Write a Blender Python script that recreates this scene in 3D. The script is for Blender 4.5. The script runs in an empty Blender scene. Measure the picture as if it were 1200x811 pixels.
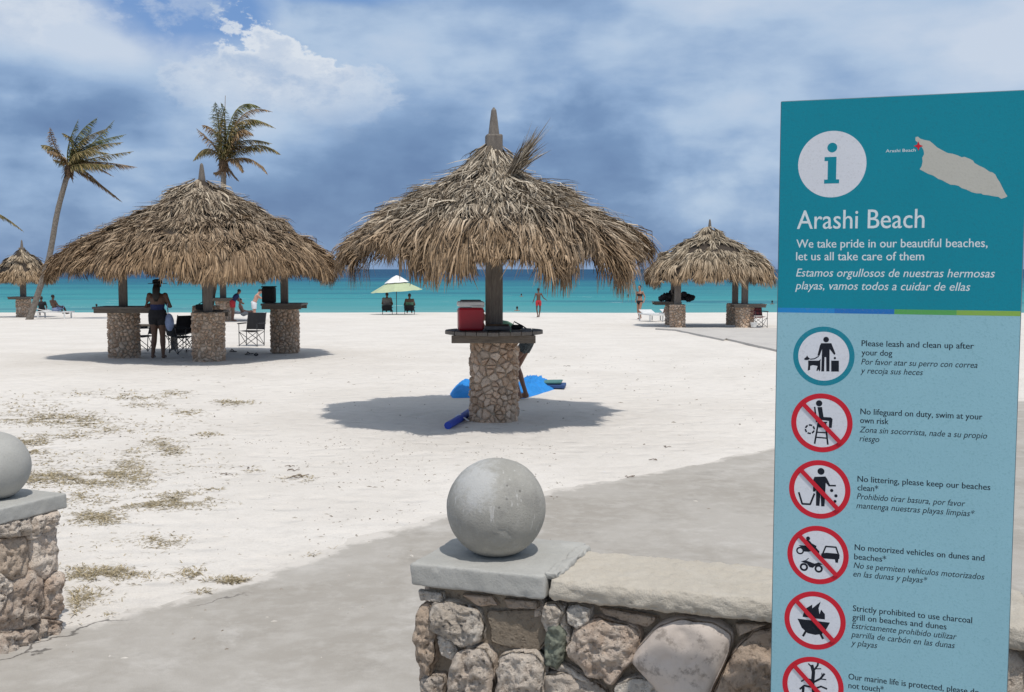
import bpy, bmesh, math, random
from math import sin, cos, pi, radians, atan2, sqrt, exp
from mathutils import Vector, Matrix, noise
SC = bpy.context.scene
COL = SC.collection
# ------------------------------------------------------------------ camera
F_PX = 1300.0
PITCH = math.atan(90.0 / F_PX)
cam_data = bpy.data.cameras.new('camera'); cam = bpy.data.objects.new('camera', cam_data); COL.objects.link(cam)
cam.location = (0, 0, 2.0); cam.rotation_euler = (pi/2 - PITCH, 0, 0)
cam_data.sensor_fit = 'HORIZONTAL'; cam_data.sensor_width = 36; cam_data.lens = 36*F_PX/1200
cam_data.clip_start = .05; cam_data.clip_end = 60000
SC.camera = cam
SC.render.resolution_x = 1024; SC.render.resolution_y = 692
SC.view_settings.view_transform = 'Standard'; SC.view_settings.look = 'None'
SC.view_settings.exposure = -0.35; SC.view_settings.gamma = 1
# ------------------------------------------------------------------ node helper
class NT:
    def __init__(s, tree): s.t = tree; s.n = tree.nodes; s.l = tree.links
    def new(s, typ, **kw):
        n = s.n.new(typ)
        for k, v in kw.items(): setattr(n, k, v)
        return n
    def put(s, sock, v):
        if hasattr(v, 'is_output') or isinstance(v, bpy.types.NodeSocket): s.l.new(v, sock)
        else: sock.default_value = v
    def m(s, op, a, b=0.0, c=0.0, clamp=False):
        n = s.new('ShaderNodeMath', operation=op, use_clamp=clamp)
        for i, v in enumerate((a, b, c)): s.put(n.inputs[i], v)
        return n.outputs[0]
    def ss(s, x, lo, hi):
        n = s.new('ShaderNodeMapRange', interpolation_type='SMOOTHSTEP')
        s.put(n.inputs[0], x); n.inputs[1].default_value = lo; n.inputs[2].default_value = hi
        return n.outputs[0]
    def mix(s, f, a, b, blend='MIX'):
        n = s.new('ShaderNodeMix', data_type='RGBA', blend_type=blend)
        s.put(n.inputs[0], f)
        for i, v in ((6, a), (7, b)):
            if isinstance(v, tuple): v = tuple(v) + ((1,) if len(v) == 3 else ())
            s.put(n.inputs[i], v)
        return n.outputs[2]
    def noise(s, vec, scale, detail=4, rough=.5, dist=0.0):
        n = s.new('ShaderNodeTexNoise')
        if vec is not None: s.l.new(vec, n.inputs['Vector'])
        n.inputs['Scale'].default_value = scale; n.inputs['Detail'].default_value = detail
        n.inputs['Roughness'].default_value = rough; n.inputs['Distortion'].default_value = dist
        return n.outputs[0]
    def vor(s, vec, scale, feature='F1', out=0, rnd=1.0):
        n = s.new('ShaderNodeTexVoronoi', feature=feature)
        if vec is not None: s.l.new(vec, n.inputs['Vector'])
        n.inputs['Scale'].default_value = scale; n.inputs['Randomness'].default_value = rnd
        return n.outputs[out]
    def ramp(s, f, stops, interp='LINEAR'):
        n = s.new('ShaderNodeValToRGB'); n.color_ramp.interpolation = interp
        e = n.color_ramp.elements
        while len(e) > 1: e.remove(e[0])
        e[0].position = stops[0][0]; e[0].color = tuple(stops[0][1]) + (1,)
        for p, c in stops[1:]:
            q = e.new(p); q.color = tuple(c) + (1,)
        s.put(n.inputs[0], f); return n.outputs[0]
    def comb(s, x, y, z):
        n = s.new('ShaderNodeCombineXYZ')
        for i, v in enumerate((x, y, z)): s.put(n.inputs[i], v)
        return n.outputs[0]
    def sep(s, v):
        n = s.new('ShaderNodeSeparateXYZ'); s.l.new(v, n.inputs[0]); return n.outputs
    def mapv(s, vec, scale=(1,1,1), rot=(0,0,0), loc=(0,0,0)):
        n = s.new('ShaderNodeMapping'); s.l.new(vec, n.inputs[0])
        n.inputs['Location'].default_value = loc; n.inputs['Rotation'].default_value = rot; n.inputs['Scale'].default_value = scale
        return n.outputs[0]
    def bump(s, h, strength, dist, normal=None):
        n = s.new('ShaderNodeBump'); n.inputs['Strength'].default_value = strength; n.inputs['Distance'].default_value = dist
        s.l.new(h, n.inputs['Height'])
        if normal is not None: s.l.new(normal, n.inputs['Normal'])
        return n.outputs[0]
# ------------------------------------------------------------------ world: Nishita sky with cloud cover
TO_SUN = Vector((0.17, -0.40, 1.0)).normalized()
SUN_EL = math.asin(TO_SUN.z); SUN_ROT = atan2(TO_SUN.x, TO_SUN.y)
world = bpy.data.worlds.new('World'); SC.world = world; world.use_nodes = True
W = NT(world.node_tree); W.n.clear()
wout = W.new('ShaderNodeOutputWorld'); bg = W.new('ShaderNodeBackground'); W.l.new(bg.outputs[0], wout.inputs[0])
SKY_K = 0.1
bg.inputs[1].default_value = SKY_K
sky = W.new('ShaderNodeTexSky', sky_type='NISHITA'); sky.sun_disc = False
sky.sun_elevation = SUN_EL; sky.sun_rotation = SUN_ROT; sky.dust_density = .6; sky.ozone_density = 2.0
tc = W.new('ShaderNodeTexCoord').outputs['Generated']
X, Y, Z = W.sep(tc)
az = W.m('ARCTAN2', X, Y); el = W.m('ARCSINE', Z)
v1 = W.comb(W.m('MULTIPLY', az, 1.0), W.m('MULTIPLY', el, 1.55), 0.37)
nbig = W.noise(W.mapv(v1, loc=(3.1, 1.7, 0)), 5.2, 3, .5, .1)
nmed = W.noise(W.mapv(v1, loc=(7.7, 4.1, 2)), 12.0, 9, .52, .15)
nfin = W.noise(W.mapv(v1, scale=(1, 1.7, 1), loc=(1.7, 9.1, 5)), 30.0, 7, .55, .1)
def blob(a0, e0, ra, re, wob=.5):
    a = W.m('DIVIDE', W.m('SUBTRACT', az, a0), ra); b = W.m('DIVIDE', W.m('SUBTRACT', el, e0), re)
    d = W.m('SQRT', W.m('ADD', W.m('MULTIPLY', a, a), W.m('MULTIPLY', b, b)))
    return W.m('ADD', d, W.m('MULTIPLY', W.m('SUBTRACT', nmed, .5), wob*4))
mixn = W.m('ADD', W.m('MULTIPLY', nbig, .57), W.m('ADD', W.m('MULTIPLY', nmed, .35), W.m('MULTIPLY', nfin, .10)))
# broken cloud deck: pale above, darker grey-blue bellies below
lift = W.m('MULTIPLY', W.ss(el, .02, .20), .09)
cl = W.m('ADD', W.m('ADD', W.m('MULTIPLY', W.m('SUBTRACT', mixn, .51), 1.15), .525), lift)
def bright(a0, e0, ra, re, amt, wob=.3):
    global cl
    g = W.ss(blob(a0, e0, ra, re, wob), 1.5, .1)
    cl = W.m('ADD', cl, W.m('MULTIPLY', g, amt))
for q in ((-.40, .225, .14, .05, .26), (-.36, .185, .09, .03, .16), (-.44, .165, .07, .028, -.13), (-.20, .14, .10, .035, .11), (-.36, .125, .12, .022, -.07), (-.37, .098, .10, .012, .06), (-.10, .17, .09, .04, .10),
          (.02, .215, .12, .03, .05), (.15, .215, .2, .035, .10), (-.02, .200, .05, .012, -.05), (.20, .155, .10, .035, .11), (.085, .108, .09, .045, -.13), (.20, .10, .07, .05, .05), (.40, .19, .12, .07, .16), (.16, .235, .10, .02, .07), (.11, .185, .06, .02, .06), (-.1, .070, .12, .03, -.05), (.17, .05, .2, .03, -.03)): bright(*q)
GK = 1.36
ccol = W.ramp(cl, [(.37, (.128*GK, .215*GK, .395*GK)), (.49, (.172*GK, .278*GK, .470*GK)), (.585, (.27*GK, .395*GK, .600*GK)), (.68, (.42*GK, .54*GK, .71*GK)), (.82, (.56*GK, .64*GK, .76*GK))])
# whiter, brighter cloud overhead, out of view, added as fill to lift shadows
up = W.ss(el, .28, 1.0)
ccol = W.mix(W.m('MULTIPLY', up, .85), ccol, W.ramp(nmed, [(.35, (.62, .66, .73)), (.65, (1.0, 1.02, 1.04))]))
gap = W.ss(blob(-.285, .232, .10, .058, .22), 1.10, .55)
gapb = W.ss(blob(-.17, .245, .12, .022, .22), 1.1, .5)
gap = W.m('MAXIMUM', gap, gapb)
gap2 = W.ss(nbig, .60, .72)
gap2 = W.m('MULTIPLY', gap2, W.ss(el, .26, .34))
gap = W.m('MULTIPLY', W.m('MAXIMUM', gap, gap2), .9)
bluesky = W.mix(.80, sky.outputs[0], (.13*GK/SKY_K, .285*GK/SKY_K, .62*GK/SKY_K))
csk = W.new('ShaderNodeVectorMath', operation='SCALE'); W.l.new(ccol, csk.inputs[0]); csk.inputs[3].default_value = 1/SKY_K
col = W.mix(gap, csk.outputs[0], bluesky)
# white cumulus towers, crisp above and melting into the deck below
nc = W.noise(W.mapv(v1, loc=(2.2, 3.3, 1)), 34.0, 9, .66, .1)
def tower(a0, e0, ra, re, f0, f1, amt, soft=.78):
    global col
    a = W.m('DIVIDE', W.m('SUBTRACT', az, a0), ra); b = W.m('DIVIDE', W.m('SUBTRACT', el, e0), re)
    d = W.m('ADD', W.m('SQRT', W.m('ADD', W.m('MULTIPLY', a, a), W.m('MULTIPLY', b, b))), W.m('ADD', W.m('MULTIPLY', W.m('SUBTRACT', nc, .5), 2.4), W.m('MULTIPLY', W.m('SUBTRACT', nmed, .5), 3.6)))
    k = W.m('MULTIPLY', W.ss(d, 1.02, soft), W.ss(el, f0, f1))
    shade = W.m('ADD', W.m('MULTIPLY', nmed, .6), W.m('ADD', W.m('MULTIPLY', nc, .4), W.m('MULTIPLY', W.ss(d, .3, 1.0), .10)))
    cc = W.ramp(shade, [(.38, (4.2*GK, 5.2*GK, 6.8*GK)), (.56, (6.8*GK, 7.3*GK, 8.0*GK))])
    col = W.mix(W.m('MULTIPLY', k, amt), col, cc)
tower(-.195, .176, .050, .040, .125, .18, 1.0); tower(-.240, .158, .05, .028, .12, .17, .7, .5); tower(-.19, .150, .09, .04, .09, .17, .4, .1); tower(-.150, .155, .045, .030, .11, .17, .6, .45); tower(-.43, .215, .14, .055, .15, .21, .65, .25)
col = W.mix(.08, col, sky.outputs[0])
W.l.new(col, bg.inputs[0])
# ------------------------------------------------------------------ sun
sd = bpy.data.lights.new('sun', 'SUN'); sun = bpy.data.objects.new('sun', sd); COL.objects.link(sun)
sd.energy = 3.7; sd.angle = radians(.53); sd.color = (1, .955, .89)
sun.rotation_euler = TO_SUN.to_track_quat('Z', 'Y').to_euler(); sun.location = (0, -10, 30)
# ------------------------------------------------------------------ pixel -> place helpers (photo pixels, 1200x811)
CAM = Vector((0, 0, 2.0)); cP, sP = cos(PITCH), sin(PITCH)
def ray(px, py):
    a = (px-600)/F_PX; u = (405.5-py)/F_PX
    return Vector((a, cP+u*sP, -sP+u*cP))
def onz(px, py, z=0.0):
    r = ray(px, py); return CAM + r*((z-2.0)/r.z)
def atd(px, py, d):
    r = ray(px, py); return CAM + r*(d/r.y)
def beach_z(y):
    if y < 24: return 0.0
    if y < 72: return -(y-24)*.8/48
    return -.8 - (y-72)*.09
# ------------------------------------------------------------------ mesh builder
class MB:
    def __init__(s): s.v = []; s.f = []; s.mi = []
    def add(s, vs, fs, mi=0):
        b = len(s.v); s.v += [tuple(p) for p in vs]
        for f in fs: s.f.append(tuple(b+i for i in f)); s.mi.append(mi)
    def box(s, c, size, rot=None, mi=0, bev=0.0):
        x, y, z = (k/2 for k in size); c = Vector(c)
        if bev <= 0:
            P = [Vector((sx*x, sy*y, sz*z)) for sx in (-1,1) for sy in (-1,1) for sz in (-1,1)]
            Fc = [(0,1,3,2),(4,6,7,5),(0,4,5,1),(2,3,7,6),(0,2,6,4),(1,5,7,3)]
        else:
            b = min(bev, x*.9, y*.9, z*.9); bm = bmesh.new()
            bmesh.ops.create_cube(bm, size=1, matrix=Matrix.Diagonal((2*x, 2*y, 2*z, 1)))
            bmesh.ops.bevel(bm, geom=bm.edges[:], offset=b, segments=2, affect='EDGES', profile=.5)
            P = [v.co.copy() for v in bm.verts]; Fc = [tuple(v.index for v in f.verts) for f in bm.faces]; bm.free()
        if rot is not None: P = [rot @ p for p in P]
        s.add([c+p for p in P], Fc, mi)
    def tube(s, path, radii, seg=8, mi=0, flat=(1, 1), caps=True, side=None):
        path = [Vector(p) for p in path]
        if not hasattr(radii, '__len__'): radii = [radii]*len(path)
        n = len(path); rings = []
        for i, p in enumerate(path):
            t = (path[min(i+1, n-1)]-path[max(i-1, 0)])
            t = t.normalized() if t.length > 1e-9 else Vector((0, 0, 1))
            ref = Vector(side) if side is not None else (Vector((0, 0, 1)) if abs(t.z) < .9 else Vector((1, 0, 0)))
            if side is not None: a = (ref - t*ref.dot(t)).normalized()
            else: a = t.cross(ref).normalized()
            b = t.cross(a).normalized(); r = radii[i]
            ra, rb = (r if hasattr(r, '__len__') else (r*flat[0], r*flat[1]))
            rings.append([p + a*(ra*cos(2*pi*k/seg)) + b*(rb*sin(2*pi*k/seg)) for k in range(seg)])
        vs = [q for r in rings for q in r]; fs = []
        for i in range(n-1):
            for k in range(seg):
                k2 = (k+1) % seg; fs.append((i*seg+k, i*seg+k2, (i+1)*seg+k2, (i+1)*seg+k))
        if caps: fs.append(tuple(range(seg))[::-1]); fs.append(tuple((n-1)*seg+k for k in range(seg)))
        s.add(vs, fs, mi)
    def sphere(s, c, r, seg=12, rings=8, mi=0, rot=None):
        c = Vector(c); r = r if hasattr(r, '__len__') else (r, r, r); vs = []; fs = []
        for i in range(rings+1):
            ph = pi*i/rings
            for k in range(seg):
                th = 2*pi*k/seg; p = Vector((r[0]*sin(ph)*cos(th), r[1]*sin(ph)*sin(th), r[2]*cos(ph)))
                if rot is not None: p = rot @ p
                vs.append(c+p)
        for i in range(rings):
            for k in range(seg):
                k2 = (k+1) % seg
                a, b, d, e = i*seg+k, (i+1)*seg+k, (i+1)*seg+k2, i*seg+k2
                if i == 0: fs.append((a, b, d))
                elif i == rings-1: fs.append((a, b, e))
                else: fs.append((a, b, d, e))
        s.add(vs, fs, mi)
    def prism(s, poly, y0, y1, mi=0):      # poly in (x,z); extruded along y
        n = len(poly); vs = [(x, y0, z) for x, z in poly] + [(x, y1, z) for x, z in poly]
        fs = [tuple(range(n)), tuple(range(2*n-1, n-1, -1))] + [(i, i+n, (i+1) % n+n, (i+1) % n) for i in range(n)]
        s.add(vs, fs, mi)
    def slab(s, poly, z0, z1, mi=0):       # poly in (x,y)
        n = len(poly); vs = [(x, y, z0) for x, y in poly] + [(x, y, z1) for x, y in poly]
        fs = [tuple(range(n))[::-1], tuple(range(n, 2*n))] + [(i, (i+1) % n, (i+1) % n+n, i+n) for i in range(n)]
        s.add(vs, fs, mi)
    def mesh(s, name, mats, smooth=False):
        me = bpy.data.meshes.new(name); me.from_pydata(s.v, [], s.f)
        for m in (mats if isinstance(mats, (list, tuple)) else [mats]): me.materials.append(m)
        if any(s.mi): me.polygons.foreach_set('material_index', s.mi)
        if smooth: me.polygons.foreach_set('use_smooth', [True]*len(me.polygons))
        me.update(); return me
    def build(s, name, mats, parent=None, smooth=False, fix=False):
        me = s.mesh(name, mats, smooth)
        if fix:
            bm = bmesh.new(); bm.from_mesh(me); bmesh.ops.recalc_face_normals(bm, faces=bm.faces[:]); bm.to_mesh(me); bm.free()
        return link(name, me, parent)
def link(name, me, parent=None):
    o = bpy.data.objects.new(name, me); COL.objects.link(o)
    if parent is not None: o.parent = parent
    return o
def tag(o, label=None, cat=None, group=None, kind=None):
    if label: o['label'] = label
    if cat: o['category'] = cat
    if group: o['group'] = group
    if kind: o['kind'] = kind
    return o
def thing(name, loc, label, cat, rz=0.0, group=None):
    o = bpy.data.objects.new(name, None); COL.objects.link(o); o.location = loc; o.rotation_euler = (0, 0, rz)
    o.empty_display_size = .2
    return tag(o, label, cat, group)
def kids(o): return [c for c in COL.objects if c.parent == o]
def dup(o, loc=None, rz=None, label=None, parent=None):
    c = o.copy(); COL.objects.link(c)
    if parent is not None: c.parent = parent
    for k in kids(o): dup(k, parent=c)
    if loc is not None: c.location = loc
    if rz is not None: c.rotation_euler = (0, 0, rz)
    if label: c['label'] = label
    return c
def sstep(a, b, x):
    t = max(0, min(1, (x-a)/(b-a))); return t*t*(3-2*t)
# ------------------------------------------------------------------ materials
def mat(name, colr, rough=.6, var=0.0, scale=8.0, bump=0.0, bscale=40.0, bdist=.005, metal=0.0, spec=.5, rnd=0.0, col2=None, detail=6):
    m = bpy.data.materials.new(name); m.use_nodes = True; N = NT(m.node_tree)
    b = N.n['Principled BSDF']; b.inputs['Roughness'].default_value = rough; b.inputs['Metallic'].default_value = metal
    b.inputs['Specular IOR Level'].default_value = spec
    tcn = N.new('ShaderNodeTexCoord').outputs['Object']
    c = tuple(colr)
    if var or col2 or rnd:
        c2 = col2 or tuple(x*(1-var) for x in colr)
        out = N.mix(N.ss(N.noise(tcn, scale, detail, .6), .35, .65), c, c2)
        if rnd:
            oi = N.new('ShaderNodeObjectInfo').outputs['Random']
            f = N.m('ADD', N.m('MULTIPLY', oi, 2*rnd), 1-rnd)
            sc = N.new('ShaderNodeVectorMath', operation='SCALE'); N.l.new(out, sc.inputs[0]); N.l.new(f, sc.inputs[3]); out = sc.outputs[0]
        N.l.new(out, b.inputs['Base Color'])
    else: b.inputs['Base Color'].default_value = c + (1,)
    if bump: N.l.new(N.bump(N.noise(tcn, bscale, 8, .65), bump, bdist), b.inputs['Normal'])
    return m
def m_sand():
    m = bpy.data.materials.new('beach_sand'); m.use_nodes = True; N = NT(m.node_tree); b = N.n['Principled BSDF']
    p = N.new('ShaderNodeNewGeometry').outputs['Position']
    n1 = N.noise(p, .55, 6, .6, .4); n2 = N.noise(p, 5, 6, .65); n3 = N.noise(p, 60, 4, .7); n4 = N.noise(p, 260, 2, .6)
    c = N.mix(N.ss(n1, .35, .68), (.725, .68, .625), (.665, .62, .565))
    c = N.mix(N.m('MULTIPLY', N.ss(n2, .45, .75), .35), c, (.52, .49, .45))
    c = N.mix(N.m('MULTIPLY', N.ss(n3, .50, .72), .30), c, (.42, .39, .35))
    # sparse dark grains, shell and leaf bits trodden in
    vd = N.vor(p, 5.5); spk = N.m('MULTIPLY', N.ss(vd, .06, .035), N.ss(N.noise(p, 1.1, 3), .5, .62))
    c = N.mix(N.m('MULTIPLY', spk, .7), c, (.22, .19, .16))
    vd2 = N.vor(p, 24.0); spk2 = N.m('MULTIPLY', N.ss(vd2, .11, .05), N.ss(N.noise(p, 2.1, 4), .47, .60))
    c = N.mix(N.m('MULTIPLY', spk2, .6), c, (.30, .26, .21))
    yy = N.sep(p)[1]
    wet = N.ss(N.m('ADD', yy, N.m('MULTIPLY', n1, 3)), 76.5, 78.5)
    c = N.mix(wet, c, (.33, .29, .24))
    N.l.new(c, b.inputs['Base Color']); b.inputs['Roughness'].default_value = .95; b.inputs['Specular IOR Level'].default_value = .15
    h = N.m('ADD', N.m('MULTIPLY', n2, .7), N.m('ADD', N.m('MULTIPLY', n3, .16), N.m('MULTIPLY', n4, .05)))
    # soft hollows of old footprints
    fp = N.vor(N.mapv(p, scale=(1, 1.4, 1)), 2.6, 'SMOOTH_F1'); h = N.m('ADD', h, N.m('MULTIPLY', N.ss(fp, .08, .42), .55))
    N.l.new(N.bump(h, .9, .05), b.inputs['Normal']); return m
def m_concrete(name, c1, c2, c3, cracks=True, bd=.006, sandy=0.0, gs=90, gk=.35):
    m = bpy.data.materials.new(name); m.use_nodes = True; N = NT(m.node_tree); b = N.n['Principled BSDF']
    p = N.new('ShaderNodeNewGeometry').outputs['Position']
    n1 = N.noise(p, .9, 7, .62, .6); n2 = N.noise(p, 7, 7, .65); n3 = N.noise(p, gs, 5, .7)
    c = N.mix(N.ss(n1, .33, .66), c1, c2); c = N.mix(N.m('MULTIPLY', N.ss(n2, .42, .72), .5), c, c3)
    c = N.mix(N.m('MULTIPLY', N.ss(n3, .5, .75), .35), c, tuple(x*.55 for x in c1))
    if sandy:
        s1 = N.noise(N.mapv(p, scale=(1, 1, 1)), 1.1, 12, .74, .3)
        c = N.mix(N.m('MULTIPLY', N.ss(s1, .52, .66), sandy), c, (.56, .53, .49))
        at_ = N.new('ShaderNodeAttribute', attribute_name='edge_dust').outputs['Fac']; sn = N.noise(p, 3.2, 9, .7)
        c = N.mix(N.m('MULTIPLY', N.ss(N.m('ADD', at_, N.m('MULTIPLY', N.m('SUBTRACT', sn, .5), 1.7)), .62, .95), .75), c, (.66, .615, .56))
    st = N.m('MULTIPLY', N.ss(N.noise(N.mapv(p, loc=(4, 9, 0)), 1.9, 6, .7), .56, .70), .30); c = N.mix(st, c, tuple(x*.62 for x in c2))
    h = N.m('ADD', N.m('MULTIPLY', n2, .5), N.m('MULTIPLY', n3, gk))
    if cracks:
        w = N.new('ShaderNodeVectorMath', operation='ADD'); N.l.new(p, w.inputs[0])
        ns = N.new('ShaderNodeTexNoise'); N.l.new(p, ns.inputs['Vector']); ns.inputs['Scale'].default_value = 1.4; ns.inputs['Detail'].default_value = 7
        sc = N.new('ShaderNodeVectorMath', operation='SCALE'); N.l.new(ns.outputs[1], sc.inputs[0]); sc.inputs[3].default_value = 1.6
        N.l.new(sc.outputs[0], w.inputs[1])
        e = N.vor(w.outputs[0], .38, 'DISTANCE_TO_EDGE')
        k = N.m('MULTIPLY', N.ss(e, .007, .002), N.m('MULTIPLY', N.ss(N.noise(p, .8, 2), .42, .5), N.ss(N.m('ADD', N.sep(p)[0], N.m('MULTIPLY', N.sep(p)[1], .35)), .80, .55)))
        c = N.mix(N.m('MULTIPLY', k, .8), c, (.10, .09, .08)); h = N.m('SUBTRACT', h, N.m('MULTIPLY', k, .6))
    N.l.new(c, b.inputs['Base Color']); b.inputs['Roughness'].default_value = .88; b.inputs['Specular IOR Level'].default_value = .25
    N.l.new(N.bump(h, .8, bd), b.inputs['Normal']); return m
def m_thatch(name, lo, mid, hi, brown=(.20, .13, .07), zlo=1.8, zhi=3.4, use_z=True):
    m = bpy.data.materials.new(name); m.use_nodes = True; N = NT(m.node_tree); b = N.n['Principled BSDF']
    g = N.new('ShaderNodeNewGeometry'); p = g.outputs['Position']; r = g.outputs['Random Per Island']
    c = N.ramp(r, [(0, lo), (.45, mid), (.9, hi), (1, tuple(min(1, x*1.35) for x in hi))])
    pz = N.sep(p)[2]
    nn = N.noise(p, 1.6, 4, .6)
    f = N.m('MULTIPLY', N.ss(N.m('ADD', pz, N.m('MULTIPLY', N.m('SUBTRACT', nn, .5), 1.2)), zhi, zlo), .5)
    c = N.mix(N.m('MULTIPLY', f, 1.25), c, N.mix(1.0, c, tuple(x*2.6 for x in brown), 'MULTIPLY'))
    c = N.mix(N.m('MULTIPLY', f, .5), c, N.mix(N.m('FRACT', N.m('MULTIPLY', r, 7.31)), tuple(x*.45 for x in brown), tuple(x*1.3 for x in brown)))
    c = N.mix(N.m('MULTIPLY', N.ss(N.noise(p, 45, 3), .45, .7), .4), c, tuple(x*.5 for x in mid))
    N.l.new(c, b.inputs['Base Color']); b.inputs['Roughness'].default_value = .75; b.inputs['Specular IOR Level'].default_value = .25
    return m
def m_stone(name, c1, c2, c3, big=2.5, pit=30.0, bd=.02, bs=1.0):
    m = bpy.data.materials.new(name); m.use_nodes = True; N = NT(m.node_tree); b = N.n['Principled BSDF']
    p = N.new('ShaderNodeNewGeometry').outputs['Position']; oi = N.new('ShaderNodeObjectInfo').outputs['Random']
    ri = N.new('ShaderNodeNewGeometry').outputs['Random Per Island']
    n1 = N.noise(p, big*3, 6, .62, .5); n2 = N.noise(p, pit, 8, .7); vo = N.vor(p, pit*1.1)
    c = N.mix(N.ss(n1, .36, .64), c1, c2)
    c = N.mix(N.ss(N.m('FRACT', N.m('ADD', oi, ri)), .3, .9), c, N.mix(.6, c, c3))
    vf = N.m('ADD', .78, N.m('MULTIPLY', N.m('FRACT', N.m('ADD', N.m('MULTIPLY', oi, 13.7), N.m('MULTIPLY', ri, 5.3))), .42)); vs_ = N.new('ShaderNodeVectorMath', operation='SCALE'); N.l.new(c, vs_.inputs[0]); N.l.new(vf, vs_.inputs[3]); c = vs_.outputs[0]
    pitm = N.ss(n2, .47, .36)
    c = N.mix(N.m('MULTIPLY', pitm, .6), c, tuple(x*.42 for x in c2))
    N.l.new(c, b.inputs['Base Color']); b.inputs['Roughness'].default_value = .93; b.inputs['Specular IOR Level'].default_value = .2
    h = N.m('ADD', n2, N.m('MULTIPLY', N.ss(vo, .0, .35), .35))
    N.l.new(N.bump(h, bs, bd), b.inputs['Normal']); return m
def m_wood(name, c1, c2, ax=(6, 6, .8), rough=.75):
    m = bpy.data.materials.new(name); m.use_nodes = True; N = NT(m.node_tree); b = N.n['Principled BSDF']
    t = N.new('ShaderNodeTexCoord').outputs['Object']; oi = N.new('ShaderNodeObjectInfo').outputs['Random']
    w = N.noise(N.mapv(t, scale=ax), 9, 7, .62, .6)
    c = N.mix(N.ss(w, .33, .68), c1, c2)
    c = N.mix(N.m('MULTIPLY', oi, .35), c, tuple(x*.6 for x in c1))
    N.l.new(c, b.inputs['Base Color']); b.inputs['Roughness'].default_value = rough
    N.l.new(N.bump(w, .7, .006), b.inputs['Normal']); return m
def m_sign(name, colr, spk=.35, dirt=(.25, .26, .25), rough=.5):
    m = bpy.data.materials.new(name); m.use_nodes = True; N = NT(m.node_tree); b = N.n['Principled BSDF']
    p = N.new('ShaderNodeTexCoord').outputs['Object']
    n1 = N.noise(p, 2.3, 6, .6); s1 = N.noise(p, 190, 3, .7); s2 = N.noise(p, 55, 5, .75, 1.5)
    c = N.mix(N.m('MULTIPLY', N.ss(n1, .35, .7), .30), tuple(colr), tuple(x*.82 for x in colr))
    c = N.mix(N.m('MULTIPLY', N.ss(s1, .52, .68), spk), c, dirt)
    c = N.mix(N.m('MULTIPLY', N.ss(s2, .56, .70), spk*.8), c, dirt)
    N.l.new(c, b.inputs['Base Color']); b.inputs['Roughness'].default_value = rough; b.inputs['Specular IOR Level'].default_value = .18
    N.l.new(N.bump(s1, .25, .0015), b.inputs['Normal']); return m
def m_sea():
    m = bpy.data.materials.new('sea_water'); m.use_nodes = True; N = NT(m.node_tree); N.n.clear()
    out = N.new('ShaderNodeOutputMaterial'); p = N.new('ShaderNodeNewGeometry').outputs['Position']
    x, y, z = N.sep(p)
    nb = N.noise(N.mapv(p, scale=(.5, 1.2, 1)), .018, 5, .55, .4)
    nb2 = N.noise(N.mapv(p, scale=(.25, 1.6, 1), loc=(40, 7, 0)), .05, 5, .6, .3)
    d = N.m('LOGARITHM', N.m('MAXIMUM', y, 10), 10.0)
    d = N.m('ADD', d, N.m('MULTIPLY', N.m('SUBTRACT', nb, .5), .42)); d = N.m('ADD', d, N.m('MULTIPLY', N.m('SUBTRACT', nb2, .5), .30))
    t = N.m('DIVIDE', N.m('SUBTRACT', d, 1.85), 1.5, clamp=True)
    c = N.ramp(t, [(0, (.24, .40, .37)), (.05, (.095, .30, .31)), (.15, (.042, .265, .285)), (.32, (.022, .17, .22)), (.42, (.014, .115, .185)), (.48, (.011, .070, .155)), (.56, (.009, .045, .118)), (1, (.009, .042, .112))])
    patch = N.ss(N.noise(N.mapv(p, scale=(.3, 1.5, 1), loc=(11, 3, 0)), .035, 4, .6), .52, .64)
    c = N.mix(N.m('MULTIPLY', patch, .62), c, (.018, .12, .18))
    w1 = N.noise(N.mapv(p, scale=(.55, 1.6, 1), rot=(0, 0, .12)), .55, 6, .6, .3)
    w2 = N.noise(N.mapv(p, scale=(.5, 1.5, 1), rot=(0, 0, -.2)), 2.4, 5, .6)
    c = N.mix(N.m('MULTIPLY', N.ss(w1, .45, .70), .28), c, (.07, .33, .37))
    foam = N.m('MULTIPLY', N.ss(N.noise(N.mapv(p, scale=(.30, 1.3, 1), loc=(5, 0, 0)), .45, 8, .68, .6), .652, .69), N.ss(N.m('ADD', y, N.m('MULTIPLY', nb, 40)), 190, 120))
    lip = N.m('MULTIPLY', N.ss(N.m('ADD', y, N.m('MULTIPLY', N.noise(p, .25, 6, .6), 5)), 81.5, 79.0), N.ss(N.noise(p, 1.4, 5, .7), .42, .55))
    foam = N.m('MAXIMUM', foam, lip)
    c = N.mix(foam, c, (.78, .80, .80))
    h = N.m('ADD', w1, N.m('MULTIPLY', w2, .3))
    nrm = N.bump(h, .8, .5)
    df = N.new('ShaderNodeBsdfDiffuse'); N.l.new(c, df.inputs[0]); N.l.new(nrm, df.inputs['Normal'])
    gl = N.new('ShaderNodeBsdfGlossy'); gl.inputs['Roughness'].default_value = .22; N.l.new(nrm, gl.inputs['Normal']); gl.inputs[0].default_value = (.9, .95, 1, 1)
    mx = N.new('ShaderNodeMixShader'); mx.inputs[0].default_value = .10; N.l.new(df.outputs[0], mx.inputs[1]); N.l.new(gl.outputs[0], mx.inputs[2])
    N.l.new(mx.outputs[0], out.inputs[0]); return m
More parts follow.
